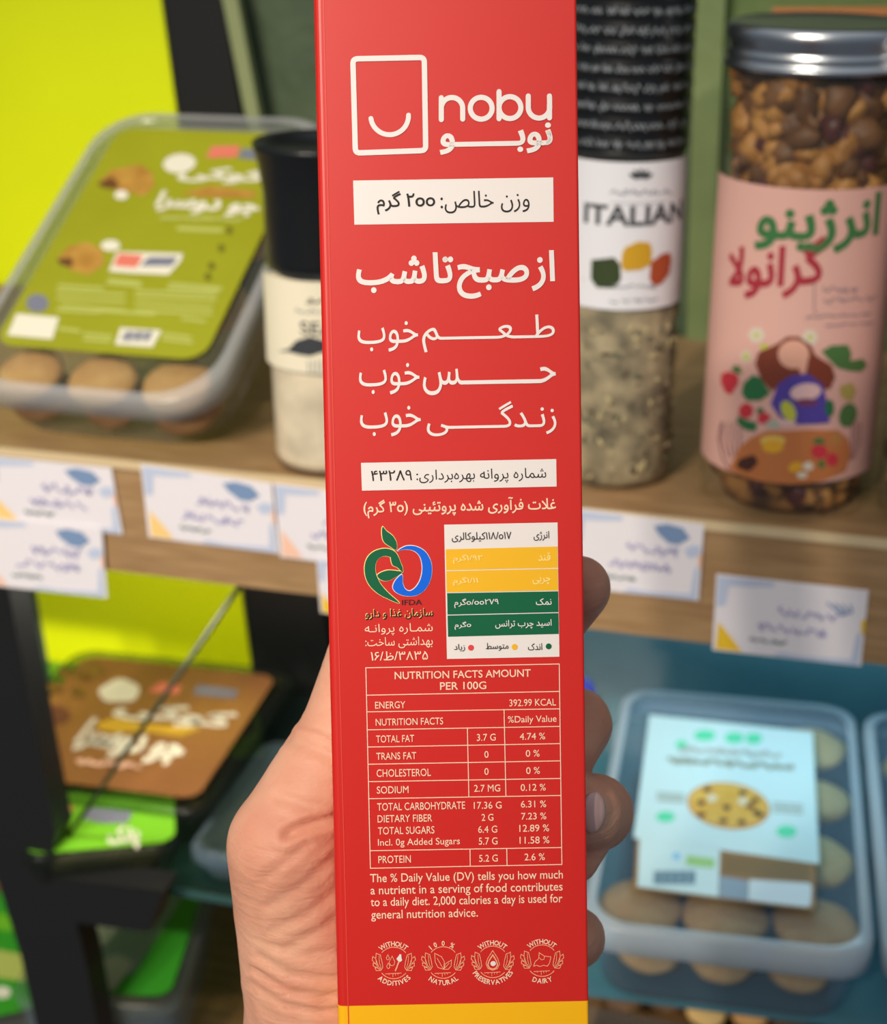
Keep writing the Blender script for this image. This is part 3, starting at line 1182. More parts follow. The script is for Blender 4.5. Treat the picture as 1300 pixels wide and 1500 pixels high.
k.poly([(12, 494), (26, 462), (88, 468), (78, 500)], AWH, 0)
k.poly([X3(*p) for p in ((420, 1330), (450, 1235), (680, 1250), (630, 1345))], AWH, 0)
for i in range(9):
    k.line([X3(480 + 18 * i, 1255), X3(455 + 18 * i, 1310)], 1.6 + (i * 7 % 3), AGY, 1, False)
for (x, y) in ((1060, 690), (1015, 790), (960, 890), (940, 950)):
    k.ell(*X3(x, y), 5, 6, AOG, 0)
k.build('label_picture', ta)
# cookies inside A
ACM = AM @ Matrix.Translation((0, 0, -.006))
NA = ['nearest the front lip, left one', 'nearest the front lip, middle one', 'nearest the front lip, right one']
for j in range(4):
    for i in range(3):
        if j and i < 2:
            continue
        x = (i - 1) * AW * .285
        y = -AL * .385 + j * AL * .255
        Mk = AM @ Matrix.Translation((x, y, -.020)) @ Matrix.Rotation(random.random() * 6, 4, 'Z')
        lb = ('tan cookie in the leaning tub ' + NA[i]) if j == 0 else \
            'tan cookie under the olive label, %s column, %s row up' % (('left', 'middle', 'right')[i], ('second', 'third', 'topmost')[j - 1])
        cookie(Mk, lb, COOK, .0165, 'cookies in the olive labelled tub')

for i in range(3):  # lower row of brown cookies, colour darkened to stand for the tub's shade
    cookie(AM @ Matrix.Translation(((i - 1) * AW * .28, -AL * .37, -.037)), 'brown cookie darkened for shade, low behind the front wall of the leaning tub, %s' % ('left one', 'middle one', 'right one')[i],
           mat('cookie_brown_shaded', (150, 100, 52), 0.7, c2=(170, 118, 66), scale=60, bump=.6, bscale=160), .0155, 'cookies in the olive labelled tub')

# --- glass shelf, black bracket and tubs at the lower left
GEDGE = clear('shelf_glass', (214, 236, 232), .04, (90, 130, 130), .05, .5)
GTEAL = mat('glass_edge', (52, 84, 82), .2, spec=.6)
zg = -.262
vg = (hit(200, 1292, sflat(zg).M) - SO).dot(DX)
print('VG', vg)
gs = thing('glass_shelf', frame(S(-.2, vg, zg), RX, DX, ZX), 'clear glass shelf with dark teal edge at lower left under the green and brown tubs', 'shelf')
mb = MB()
mb.box(frame(S(0, 0, 0), RX, DX, ZX), -.55, -.062, vg + .0008, .262, zg - .004, zg, GEDGE)
mb.build('glass_pane', gs)
mb = MB()
mb.box(frame(S(0, 0, 0), RX, DX, ZX), -.55, -.062, vg - .0002, vg + .0006, zg - .0042, zg + .0002, GTEAL)
mb.build('polished_edge', gs)

mb = MB()
fb = sfront(vg - .0205)
mb.slab([hit(*p, fb.M) for p in ((-60, 700), (0, 830), (12, 862), (82, 1222), (66, 1284), (-120, 1284), (-160, 700))], -DX, .018, BLACK)
mb.slab([hit(*p, fb.M) for p in ((-140, 1284), (64, 1284), (212, 1302), (240, 1306), (218, 1366), (112, 1352), (128, 1420), (152, 1560), (66, 1560), (30, 1400), (-4, 1288))], -DX, .018, BLACK)
tag(mb.build('shelf_stand', None, frame(hit(60, 1560, fb.M), RX, DX, ZX)), 'black steel rack post and bracket holding the glass shelf at lower left', 'stand')


def flat_tub(TL, TR, BR, BL, z, h, label, lm, body=TUBP, lid=LIDP, margin=.012, r=.016, name='pastry_tub'):
    fr = sflat(z)
    c = [hit(*p, fr.M) for p in (TL, TR, BR, BL)]
    y = ((c[0] + c[1]) - (c[2] + c[3])).normalized()
    x = y.cross(ZX)
    wd = ((c[1] - c[0]).length + (c[2] - c[3]).length) / 2
    ln = ((c[0] - c[3]).length + (c[1] - c[2]).length) / 2
    M = frame((c[0] + c[1] + c[2] + c[3]) / 4, x, y, ZX)
    print('TUB', name, 'w %.3f l %.3f v %.3f' % (wd, ln, (M.translation - SO).dot(DX)))
    o = tub(M, wd + margin * 2, ln + margin * 2, h, label, body, lid, name, r=r, rim_m=lid)
    mb = MB()
    ring = rr_ring(M @ Matrix.Translation((0, 0, .0007)), wd, ln, .010, 0)
    mb.add(ring, [list(range(len(ring)))], lm)
    mb.build('label', o)
    return o, M, wd, ln, Plane(M)


DCLR = clear('dark_clear_plastic', (206, 212, 204), .03, (120, 126, 118), .15, .35)
BROWN = mat('brown_label', (150, 104, 54), .45, c2=(132, 84, 52), scale=10)
GREEN = mat('green_label', (116, 188, 40), .45)
CDARK = mat('cocoa_biscuit', (74, 52, 36), .7, c2=(104, 76, 48), scale=60, bump=.5, bscale=120)
zC = zg + .030
tc_, CM, cw, cl, CF = flat_tub((130, 955), (405, 1000), (285, 1168), (-25, 1137), zC, .0295, 'clear tub with brown label on the glass shelf, behind the small green tub', BROWN, body=DCLR, lid=DCLR)
k = Ink(CF, .0011)
X4 = lambda x, y: (20 + x / 3.25, 930 + y / 3.25)
k.ell(*X4(505, 275), 30, 17, AWH, 0, -4, wob=.05)
k.text(ar('کوکی'), 162, 350, 1034, 1066, AWH, 1, bold=.05, slant=-.05)
k.text(ar('جو دوسرا'), 106, 280, 1064, 1116, AWH, 1, bold=.06, slant=-.10)
scribble(k, 115, 205, 1118, 6, CO, 4, 121, slope=.08)
k.build('label_lettering', tc_)
k = Ink(CF, .0011)
k.poly([X4(*p) for p in ((395, 430), (480, 400), (620, 430), (900, 450), (800, 490), (640, 470), (480, 470), (410, 460))], mat('label_mustard', (206, 164, 50), .5), 0)
k.poly([X4(*p) for p in ((640, 280), (700, 230), (800, 250), (780, 290))], ARE, 0)
k.poly([X4(*p) for p in ((850, 290), (880, 245), (1070, 270), (1050, 310))], AGY, 0)
for (x, y, a) in ((250, 190, 40), (330, 200, 46), (390, 170, 50), (200, 260, 40), (310, 280, 40)):
    k.ell(*X4(x, y), a / 3.2, a / 5, mat('label_bronze', (126, 96, 40), .5, c2=(96, 62, 28), scale=90), 0, 20, wob=.08)
k.ell(*X4(200, 390), 22, 14, mat('label_plum', (108, 62, 48), .5), 0)
k.build('label_picture', tc_)
for j in range(3):
    for i in range(3):
        if j and i < 2:
            continue
        cookie(CM @ Matrix.Translation(((i - 1) * cw * .31, (j - 1) * cl * .3, -.027)), 'dark biscuit in the brown labelled tub, %s column, %s row' % (('left', 'middle', 'right')[i], ('front', 'second', 'rear')[j]), CDARK, .0175, 'dark biscuits in the brown labelled tub')
td, DM, dw, dl, DF = flat_tub((40, 1148), (264, 1166), (234, 1257), (62, 1230), zg + .024, .0235, 'small clear tub with bright green label in front of the brown one', GREEN, margin=.003, r=.012, body=DCLR, lid=DCLR)
X5 = X4
k = Ink(DF, .0011)
k.poly([X5(*p) for p in ((190, 880), (215, 820), (290, 825), (250, 900))], ARE, 0)
k.poly([X5(*p) for p in ((320, 880), (350, 830), (570, 850), (540, 905), (420, 905))], AGY, 0)
k.poly([X5(*p) for p in ((200, 900), (250, 900), (235, 925), (195, 920))], AWH, 0)
k.text(ar('پفک'), 158, 205, 1211, 1247, AWH, 1, bold=.04)
k.build('label_lettering', td)
mb = MB()
DKG = mat('dark_puffs', (58, 56, 28), .7, c2=(84, 76, 40), scale=60, bump=.5, bscale=90)
mb.loft([rr_ring(DM, dw * .78, dl * .8, .010, -.021), rr_ring(DM, dw * .88, dl * .9, .010, -.010), rr_ring(DM, dw * .8, dl * .8, .010, -.005)], DKG)
tag(mb.build('snack_filling', None, DM @ Matrix.Translation((0, 0, -.021))), 'dark olive snack filling the small green labelled tub', 'snack', kind='stuff')

tG, GMt, gw, gl_, GF_ = flat_tub((398, 1086), (560, 1112), (470, 1272), (282, 1242), zg + .020, .0195, 'clear tub with bluish rim on the glass shelf, mostly hidden behind the hand', DCLR, margin=.004, r=.012, body=TUBB, lid=TUBB)
mb = MB()
GMd = GMt @ Matrix.Translation((0, 0, -.012))
mb.loft([rr_ring(GMd, gw * .8, gl_ * .8, .01, -.004), rr_ring(GMd, gw * .8, gl_ * .8, .01, 0)], mat('dark_green_card', (22, 66, 38), .5))
mb.build('inner_card', tG)

# bottom shelf below the glass, with two green labelled tubs
zl = zg - .165
DKW = mat('dark_board', (58, 54, 46), .5, c2=(72, 66, 54), scale=20, stretch=(1, 8, 8))
mb = MB()
mb.box(frame(S(0, 0, 0), RX, DX, ZX), -.6, .6, .0, .26, zl - .02, zl, mat('low_shelf_wood', (120, 84, 48), .5, c2=(142, 104, 64), scale=20, stretch=(1, 8, 8)))
tag(mb.build('lower_shelf', None, frame(S(0, 0, zl - .02), RX, DX, ZX)), 'lowest wooden shelf board, only glimpsed at the bottom right', 'shelf')
GREEN2 = mat('green_label_deep', (44, 140, 36), .45, c2=(66, 168, 44), scale=8)
tE, EM, ew, el, EF = flat_tub((88, 1296), (318, 1306), (226, 1462), (60, 1450), zl + .075, .05, 'clear tub with green rimmed label seen below the glass shelf, right of the black post', GREEN2, margin=.008, r=.014, body=TUBB)
k = Ink(EF, .0011)
k.poly([(118, 1310), (268, 1316), (196, 1428), (150, 1440), (112, 1400)], mat('label_grey_green', (150, 156, 132), .5), 0)
k.poly([(140, 1415), (172, 1400), (196, 1412), (168, 1452), (140, 1460)], mat('label_sand', (206, 192, 158), .5), 1)
k.build('label_picture', tE)
tF, FM, fw, fl_, FF = flat_tub((-170, 1318), (24, 1330), (62, 1500), (-160, 1500), zl + .055, .05, 'clear tub with green label at the bottom left corner, left of the black post', GREEN2, margin=.006, r=.014)
k = Ink(FF, .0011)
k.poly([(-20, 1335), (20, 1345), (26, 1368), (-20, 1360)], GREEN, 0)
k.poly([(-20, 1390), (32, 1400), (40, 1440), (-20, 1432)], AGR, 0)
k.ell(4, 1456, 12, 9, AWH, 1)
k.build('label_picture', tF)

# leaning glass sheet whose dark edge crosses the brown tub
mb = MB()
e0, e1 = hit(352, 858, sfront(vg).M), hit(88, 1242, sfront(vg - .003).M)
dn = (e1 - e0).normalized()
mb.tube([e0, e0 + (e1 - e0) * .5, e1], .0013, mat('strut_dark', (44, 50, 38), .4), 6)
tag(mb.build('glass_strut', None, frame(e1, RX, DX, ZX)), 'thin dark rod slanting across the brown tub down to the glass shelf corner', 'strut')

# ------------------------------------------------------------------ lower right: cookie tubs on the teal shelf
_fr = sflat(-.203)
_c = [hit(*p, _fr.M) for p in ((912, 1002), (1257, 1036), (1279, 1404), (854, 1356))]
_y = ((_c[0] + _c[1]) - (_c[2] + _c[3])).normalized()
BM = frame((_c[0] + _c[1] + _c[2] + _c[3]) / 4, _y.cross(ZX), _y, ZX)
BW = ((_c[1] - _c[0]).length + (_c[2] - _c[3]).length) / 2
BL_ = ((_c[0] - _c[3]).length + (_c[1] - _c[2]).length) / 2
BH = .046
TEAL = mat('teal_glass', (66, 112, 126), .2, spec=.6, c2=(78, 128, 142), scale=9)
zt_ = None
tray = BM @ Matrix.Translation((0, 0, -BH))
mb = MB()
mb.box(tray, -.15, .30, -BL_ * .435, .155, -.006, -.0004, TEAL)
tag(mb.build('display_tray', None, tray @ Matrix.Translation((0, 0, -.006))), 'dark teal glass tray under the cookie tubs at lower right', 'tray')
mb = MB()
_t0 = tray.translation.z - SO.z
mb.box(frame(S(0, 0, 0), RX, DX, ZX), -.045, .5, .2585, .2645, _t0, zb - .0005, TEAL)
tag(mb.build('back_panel', None, frame(S(.2, .26, _t0), RX, DX, ZX)), 'dark teal glass panel closing the back of the compartment behind the cookie tubs', 'panel')
tb = tub(BM, BW, BL_, BH, 'clear cookie tub with pale blue label, whole tub at lower right', TUBB, TUBB, group='cookie tubs at the lower right', r=.018, lip=.015)
BF = Plane(BM)
PALE = mat('pale_blue_label', (206, 234, 240), .45)
X6 = lambda x, y: (840 + x / 2.778, 960 + y / 2.778)
k = Ink(BF, .0010)
k.poly([X6(*p) for p in ((262, 700), (985, 720), (985, 1045), (600, 1000), (245, 955))], mat('kraft_label', (150, 112, 62), .5), 0)
k.poly([X6(*p) for p in ((272, 700), (600, 720), (590, 990), (262, 948))], PALE, 1)
k.poly([X6(*p) for p in ((612, 820), (960, 860), (960, 925), (608, 895))], mat('kraft_dark', (128, 98, 52), .5), 1)
k.poly([X6(*p) for p in ((596, 905), (712, 925), (710, 1005), (592, 990))], mat('label_slate', (140, 160, 180), .5), 1)
k.poly([X6(*p) for p in ((716, 920), (960, 935), (972, 950), (966, 1025), (950, 1032), (712, 1005))], mat('label_white_blue', (214, 228, 238), .5), 2)
for i in range(16):
    k.line([X6(330 + 11 * i, 885), X6(328 + 11 * i, 940)], 1.2 + i * 7 % 3, mat('barcode_ink', (110, 140, 160), .5), 2, False)
k.poly([X6(*p) for p in ((462, 820), (578, 835), (574, 875), (458, 862))], mat('label_softgreen', (160, 206, 130), .5), 2)
k.ell(*X6(420, 825), 6, 5, mat('label_skyblue', (130, 196, 240), .5), 2)
k.build('info_label', tb)
k = Ink(BF, .0013)
k.poly([X6(*p) for p in ((310, 250), (975, 320), (1002, 858), (245, 752))], PALE, 0)
k.build('front_label', tb)
k = Ink(BF, .0015)
MINT = mat('label_mint', (96, 222, 176), .5)
for (x, y, a, b) in ((535, 335, 16, 8), (655, 345, 14, 8), (735, 348, 12, 8), (440, 372, 9, 6), (375, 667, 14, 8), (868, 727, 15, 9)):
    k.ell(*X6(x, y), a, b, MINT, 0)
TANI = mat('label_taupe', (150, 160, 150), .5)
TAN2 = mat('label_lighttaupe', (178, 186, 184), .5)
scribble(k, *[X6(440, 0)[0], X6(850, 0)[0]], X6(0, 392)[1], 7, TAN2, 4, 141, slope=.06)
scribble(k, *[X6(390, 0)[0], X6(880, 0)[0]], X6(0, 435)[1], 8, TANI, 4, 142, slope=.06)
for i in range(3):
    a, b = X6(345, 570 + 14 * i), X6(450, 578 + 14 * i)
    k.line([a, b], 2.4, TANI)
    a, b = X6(815, 612 + 16 * i), X6(930, 620 + 16 * i)
    k.line([a, b], 2.4, TANI)
k.build('label_lettering', tb)
k = Ink(BF, .0015)
CKY = mat('picture_cookie', (226, 186, 90), .5, c2=(216, 166, 70), scale=120)
k.ell(*X6(632, 622), 61, 34, mat('picture_cookie_rim', (206, 150, 84), .5), 0, 8)
k.ell(*X6(632, 620), 57, 31, CKY, 1, 8)
for (x, y) in ((520, 610), (545, 555), (625, 630), (690, 570), (740, 600), (745, 650), (760, 660), (685, 690), (520, 660), (610, 685), (720, 625)):
    k.ell(*X6(x, y), 6, 4, CHIP, 2, wob=.1)
for (x, y) in ((565, 592), (690, 605)):
    k.ell(*X6(x, y), 7, 6, mat('picture_cream', (224, 214, 190), .5), 3)
k.build('label_picture', tb)
WH = [('right', 'front'), ('right', 'second'), ('right', 'third'), ('right', 'rear')]
for j in range(4):
    for i in range(3):
        if j and i < 2:
            continue
        cookie(BM @ Matrix.Translation(((i - 1) * BW * .31, -BL_ * .355 + j * BL_ * .235, -.018)),
               'pale round cookie in the blue labelled tub, %s column, %s row' % (('left', 'middle', 'right')[i], ('front', 'second', 'third', 'rear')[j]),
               COOKP if j else COOK, .0202, 'cookies in the blue labelled tub')
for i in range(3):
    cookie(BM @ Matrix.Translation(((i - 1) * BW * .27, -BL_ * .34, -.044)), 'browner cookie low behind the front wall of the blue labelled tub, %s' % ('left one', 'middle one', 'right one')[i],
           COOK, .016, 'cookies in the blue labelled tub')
# second tub at the right edge
B2M = tray @ Matrix.Translation((BW + .004, -.002, 0))
b2 = copy_tree(tb, None, B2M)
tag(b2, 'second cookie tub at the right edge, only its left rim in view')
for j in range(4):
    cookie(BM @ Matrix.Translation((BW + .004 - BW * .285, -BL_ * .355 + j * BL_ * .235, -.024)),
           'pale cookie along the left side of the tub at the right edge, %s' % ('front one', 'second from front', 'second from rear', 'rear one')[j], COOKP, .0172, 'cookies in the right edge tub')
# blue capped bottle behind the fingers
VIO = mat('violet_plastic', (104, 108, 250), .35)
bm_ = frame(tray @ (tray.inverted() @ hit(855, 1046, tray)), tray.col[0].to_3d(), tray.col[1].to_3d(), tray.col[2].to_3d())
mb = MB()
mb.lathe(bm_, [(.0095, 0), (.010, .001), (.010, .020), (.0094, .0245), (.0075, .0285), (.004, .031), (.0003, .0318)], VIO, 32, (True, False))
tag(mb.build('plastic_cap', None, bm_), 'rounded violet blue plastic cap between the index and middle fingertips', 'cap')

# jar and cookies under the tray at bottom right
LB = thing('biscuit_box', frame(hit(1040, 1500, sflat(zl).M), RX, DX, ZX), 'clear box of dark biscuits on the lowest shelf under the cookie tub', 'tub')
LM = frame(hit(1040, 1500, sflat(zl).M), RX, DX, ZX)
mb = MB()
lfr = frame(LM.translation + ZX * .05, RX, DX, ZX)
mb.loft([rr_ring(lfr, .14, .12, .012, -.05), rr_ring(lfr, .15, .13, .012, 0)], TUBP, (True, False))
mb.build('tub_body', LB)
for n, (x, y) in enumerate(((935, 1480), (1000, 1500), (1062, 1492), (1130, 1490), (1190, 1500))):
    c_ = [CDARK, CDARK, COOKP, COOK, CDARK][n]
    Mk = frame(LM.translation + RX * (-.05 + .025 * n) + DX * (-.03 + .006 * (n % 2)) + ZX * (.034), RX, DX, ZX)
    cookie(Mk @ Matrix.Rotation(.5, 4, 'X'), 'biscuit in the lowest box under the tray, %s' % ('leftmost dark one', 'second dark one', 'pale middle one', 'tan one', 'rightmost dark one')[n], c_, .0125, 'biscuits in the lowest box')

# ------------------------------------------------------------------ red cereal box
BXc = Matrix(((1.0, -0.019, 0.008), (0.019, 0.997, -0.076), (-0.007, 0.076, 0.997)))
bx = (RC @ Vector((1.0, 0.019, -0.007))).normalized()
bz = (RC @ Vector((0.008, -0.076, 0.997)))
bz = (bz - bx * bz.dot(bx)).normalized()
by = bz.cross(bx)
BOXM = frame(CAM + RC @ Vector((0.0022, -0.0005, -0.3354)), bx, by, bz)
BXF = Plane(BOXM)
W2, DEP = .0263, .028
y0b, y1b = -.1255, .120
yyel = BXF.q(680, 1470)[1]
cb = thing('cereal_box', BOXM @ Matrix.Translation((0, y0b, 0)), 'tall red carton held in the foreground, printed panel towards the viewer', 'box')


def sect(y):
    pts = []
    r = .0014
    for i in range(6):
        a = math.radians(180 - 90 * i / 5)
        pts.append((-W2 + r + r * math.cos(a), -r + r * math.sin(a)))
    r = .0005
    for i in range(4):
        a = math.radians(90 - 90 * i / 3)
        pts.append((W2 - r + r * math.cos(a), -r + r * math.sin(a)))
    pts += [(W2, -DEP), (-W2, -DEP)]
    return [BOXM @ Vector((x, y, z)) for x, z in pts][::-1]


mb = MB()
mb.loft([sect(yyel), sect(y1b)], RED, (False, True), smooth=False)
mb.loft([sect(y0b), sect(yyel)], YEL, (True, False), smooth=False)
mb.build('carton', cb)
k = Ink(BXF, .00008)
k.line([(473.5, -20), (480, 250), (491, 730), (511, 1500)], 1.6, REDL, 0, False)
k.build('fold_line', cb)

# logo
Z1 = dict(sx=1 / 3.25, ox=460, oy=0)
z1 = lambda pts: [(460 + x / 3.25, y / 3.25) for x, y in pts]
k = Ink(BXF)


def rrect(quad, r, n=5):
    out = []
    m = len(quad)
    for i in range(m):
        p, a, b = Vector(quad[i]), Vector(quad[i - 1]), Vector(quad[(i + 1) % m])
        da, db = (a - p).normalized(), (b - p).normalized()
        for j in range(n + 1):
            t = j / n
            out.append(tuple(p + da * r * (1 - t) ** 2 + db * r * t ** 2))
    return out


k.line(rrect(z1([(186, 281), (526, 274), (533, 717), (198, 729)]), 7), 8.0, WHITE, 1, closed=True)
k.line(z1(arc(361, 552, 90, 172, -2, 24)[::1]), 7.2, WHITE, 1)
lw_ = 7.6
k.line(z1([(607, 466), (607, 570)]), lw_, WHITE, 1)
k.line(z1([(607, 520)] + arc(658, 516, 51, 180, 360, 18) + [(709, 568)]), lw_, WHITE, 1)
k.line(z1(arc(797, 516, 52, 0, 360, 36)[:-1]), lw_, WHITE, 1, closed=True)
k.line(z1([(882, 437), (882, 566)]), lw_, WHITE, 1)
k.line(z1(arc(934, 513, 52, 0, 360, 36)[:-1]), lw_, WHITE, 1, closed=True)
k.line(z1([(1021, 458), (1021, 512)] + arc(1072, 512, 51, 180, 0, 18) + [(1122, 458)]), lw_, WHITE, 1)
k.line(z1([(1122, 500), (1122, 562)]), lw_, WHITE, 1)
k.text(ar('نوب' + TAT * 6 + 'و'), 598, 1137, 588, 733, WHITE, 1, bold=.03, **Z1)
k.build('brand_logo', cb)
# net weight
k = Ink(BXF)
k.poly(z1([(187, 860), (1140, 845), (1142, 1056), (193, 1070)]), WHITE, 0)
pn = k.build('net_weight_panel', cb)
k = Ink(BXF)
k.text(ar('وزن خالص:'), 603, 1027, 908, 1014, INK, 1, bold=-.004, **Z1)
k.text(ar('گرم') + ' ۲oo', 298, 578, 908, 1020, INK, 1, bold=.014, **Z1)
k.build('net_weight_lettering', pn)
# slogan
Z2 = dict(sx=1 / 3.421, ox=480, oy=340)
k = Ink(BXF)
k.text(ar('از صبح تا شب').replace(' ', '\u200a'), 143, 1140, 100, 336, WHITE, 1, bold=.022, **Z2)
k.text(ar('ط' + TAT * 2 + 'ع' + TAT * 6 + 'م').replace(' ', '\u200a'), 474, 1140, 418, 598, WHITE, 1, bold=.004, **Z2)
k.text(ar('خوب'), 150, 455, 448, 600, WHITE, 1, bold=.002, **Z2)
k.text(ar('ح' + TAT * 9 + 'س'), 478, 1145, 680, 812, WHITE, 1, bold=.004, **Z2)
k.text(ar('خوب'), 158, 462, 658, 814, WHITE, 1, bold=.002, **Z2)
k.text(ar('زن' + TAT * 1 + 'دگ' + TAT * 6 + 'ی'), 497, 1147, 848, 1018, WHITE, 1, bold=.004, **Z2)
k.text(ar('خوب'), 163, 468, 872, 1024, WHITE, 1, bold=.002, **Z2)
k.build('slogan_lettering', cb)
# permit panel
Z3 = dict(sx=1 / 3.611, ox=500, oy=660)
z3 = lambda pts: [(500 + x / 3.611, 660 + y / 3.611) for x, y in pts]
k = Ink(BXF)
k.poly(z3([(105, 65), (1138, 45), (1140, 190), (110, 212)]), WHITE, 0)
pn = k.build('permit_panel', cb)
k = Ink(BXF)
k.text(ar('شماره پروانه بهره\u200cبرداری:'), 398, 1085, 96, 172, INK, 1, bold=-.004, **Z3)
k.text('۴۳۲۸۹', 158, 375, 104, 160, INK, 1, bold=.006, **Z3)
k.build('permit_lettering', pn)
k = Ink(BXF)
k.text('(' + ar('گرم') + ' ۳o) ' + ar('غلات فرآوری شده پروتئینی'), 118, 1138, 250, 350, CREAM, 1, bold=.014, **Z3)
k.build('product_heading', cb)
# traffic light table
k = Ink(BXF)
tl, trr, br, bl = (545, 392), (1145, 380), (1155, 1090), (560, 1102)
k.poly(z3([tl, trr, br, bl]), WHITE, 0)
rows = [(392, 380), (518, 503), (633, 620), (750, 740), (868, 855), (985, 970), (1102, 1090)]


def rowq(i, in_l=4, in_r=3, gt=0, gb=0):
    ya, yb = rows[i], rows[i + 1]
    f = lambda y, a, b: a + (b - a) * (y - 390) / 710
    return [(f(ya[0], 545, 560) + in_l, ya[0] + gt), (f(ya[1], 1145, 1155) - in_r, ya[1] + gt), (f(yb[1], 1145, 1155) - in_r, yb[1] - gb), (f(yb[0], 545, 560) + in_l, yb[0] - gb)]


for i, m in ((1, INKY), (2, INKY), (3, INKG), (4, INKG)):
    k.poly(z3(rowq(i, 8 if i > 2 else 6, 2, 4, 1)), m, 1)
for x, y, m in ((1098, 1035, INKG), (918, 1038, INKY), (687, 1042, INKR)):
    k.ell(500 + x / 3.611, 660 + y / 3.611, 4.3, 4.3, m, 1)
pn = k.build('traffic_light_table', cb)
k = Ink(BXF, .0002)
k.text(ar('انرژی'), 1018, 1100, 425, 476, INK, 1, bold=.004, **Z3)
k.text(ar('کیلوکالری') + '۱۱۸/o۱۷', 585, 900, 430, 482, INK, 1, bold=.004, **Z3)
k.text(ar('قند'), 1043, 1108, 540, 582, INKYP, 1, bold=.012, **Z3)
k.text(ar('گرم') + '۱/۹۲', 592, 748, 548, 596, INKYP, 1, bold=.012, **Z3)
k.text(ar('چربی'), 1013, 1108, 668, 710, INKYP, 1, bold=.012, **Z3)
k.text(ar('گرم') + '۱/۱۱', 592, 725, 668, 714, INKYP, 1, bold=.012, **Z3)
k.text(ar('نمک'), 1030, 1113, 780, 816, WHITE, 1, bold=.008, **Z3)
k.text(ar('گرم') + 'o/oo۲۷۹', 598, 833, 780, 830, WHITE, 1, bold=.008, **Z3)
k.text(ar('اسید چرب ترانس'), 815, 1113, 893, 942, WHITE, 1, bold=.008, **Z3)
k.text(ar('گرم') + 'o', 600, 688, 903, 946, WHITE, 1, bold=.008, **Z3)
k.text(ar('اندک'), 988, 1063, 1018, 1055, INK, 1, bold=.004, **Z3)
k.text(ar('متوسط'), 765, 885, 1015, 1058, INK, 1, bold=.004, **Z3)
k.text(ar('زیاد'), 597, 655, 1022, 1062, INK, 1, bold=.004, **Z3)
k.build('table_lettering', pn)


# health emblem
def smooth(pts, n=5):
    out = []
    m = len(pts)
    for i in range(m):
        p0, p1, p2, p3 = (Vector(pts[(i + j - 1) % m]) for j in range(4))
        for s in range(n):
            t = s / n
            out.append(tuple(0.5 * ((2 * p1) + (p2 - p0) * t + (2 * p0 - 5 * p1 + 4 * p2 - p3) * t * t + (3 * p1 - p0 - 3 * p2 + p3) * t ** 3)))
    return out


EMB = [
    ([(220, 403), (216, 440), (226, 482), (260, 508), (290, 525), (294, 490), (274, 452), (240, 425)], INKG),
    ([(318, 600), (290, 540), (240, 518), (180, 530), (138, 568), (124, 630), (142, 700), (190, 752), (250, 785), (308, 806), (250, 752), (206, 700), (182, 640), (188, 585), (222, 558), (266, 566), (300, 600), (322, 640), (326, 622)], INKG),
    ([(192, 658), (240, 634), (296, 636), (322, 644), (292, 666), (248, 688), (212, 684)], INKG),
    ([(264, 562), (296, 584), (322, 622), (326, 644), (298, 618), (272, 604)], INKG),
    ([(300, 530), (345, 505), (400, 508), (450, 540), (478, 600), (476, 670), (448, 730), (400, 764), (340, 768), (292, 750), (274, 722), (288, 686), (322, 656), (326, 700), (340, 732), (365, 742), (395, 722), (420, 680), (430, 620), (418, 562), (385, 530), (340, 522)], INKB)]
k = Ink(BXF)
for pts, m in EMB:
    k.poly(z3(smooth(pts)), m, 1)
    k.line([(x - .3, y - .3) for x, y in z3(smooth(pts))], 1.7, INKYP if m is INKG else WHITE, 0, closed=True)
k.text('IFDA', 322, 428, 788, 816, INK, 1, bold=.004, **Z3)
k.text(ar('سازمان غذا و دارو'), 130, 487, 838, 892, INK, 2, bold=.008, **Z3)
k.text(ar('سازمان غذا و دارو'), 127, 484, 835, 889, INKYP, 0, bold=.004, **Z3)
k.build('health_emblem', cb)
k = Ink(BXF)
k.text(ar('شم' + TAT + 'اره پروان' + TAT + 'ه'), 125, 485, 914, 976, CREAM, 1, bold=0, **Z3)
k.text(ar('بهداشتی ساخت:'), 128, 485, 985, 1045, CREAM, 1, bold=.002, **Z3)
k.text('۱۶/' + ar('ظ') + '/۳۸۳۵', 157, 460, 1060, 1108, CREAM, 1, bold=.008, **Z3)
k.build('licence_lettering', cb)

# nutrition table
Z4 = dict(sx=1 / 3.611, ox=500, oy=960)
z4 = lambda pts: [(500 + x / 3.611, 960 + y / 3.611) for x, y in pts]
k = Ink(BXF)
LW = 1.25
k.line(z4([(131, 65), (1154, 45), (1168, 1105), (155, 1125)]), LW, CREAM, 1, closed=True)
for a, b in ((210, 190), (298, 282), (393, 375), (484, 466), (575, 557), (667, 650), (757, 740), (1032, 1015)):
    f = lambda y, p, q: p + (q - p) * (y - 60) / 1060
    k.line(z4([(f(a, 131, 155), a), (f(b, 1154, 1168), b)]), LW, CREAM, 1, False)
k.line(z4([(862, 287), (872, 746)]), LW, CREAM, 1, False)
k.line(z4([(668, 386), (676, 750)]), LW, CREAM, 1, False)
k.line(z4([(682, 1024), (683, 1114)]), LW, CREAM, 1, False)
k.line(z4([(876, 1019), (878, 1110)]), LW, CREAM, 1, False)
pn = k.build('nutrition_table', cb)
k = Ink(BXF)
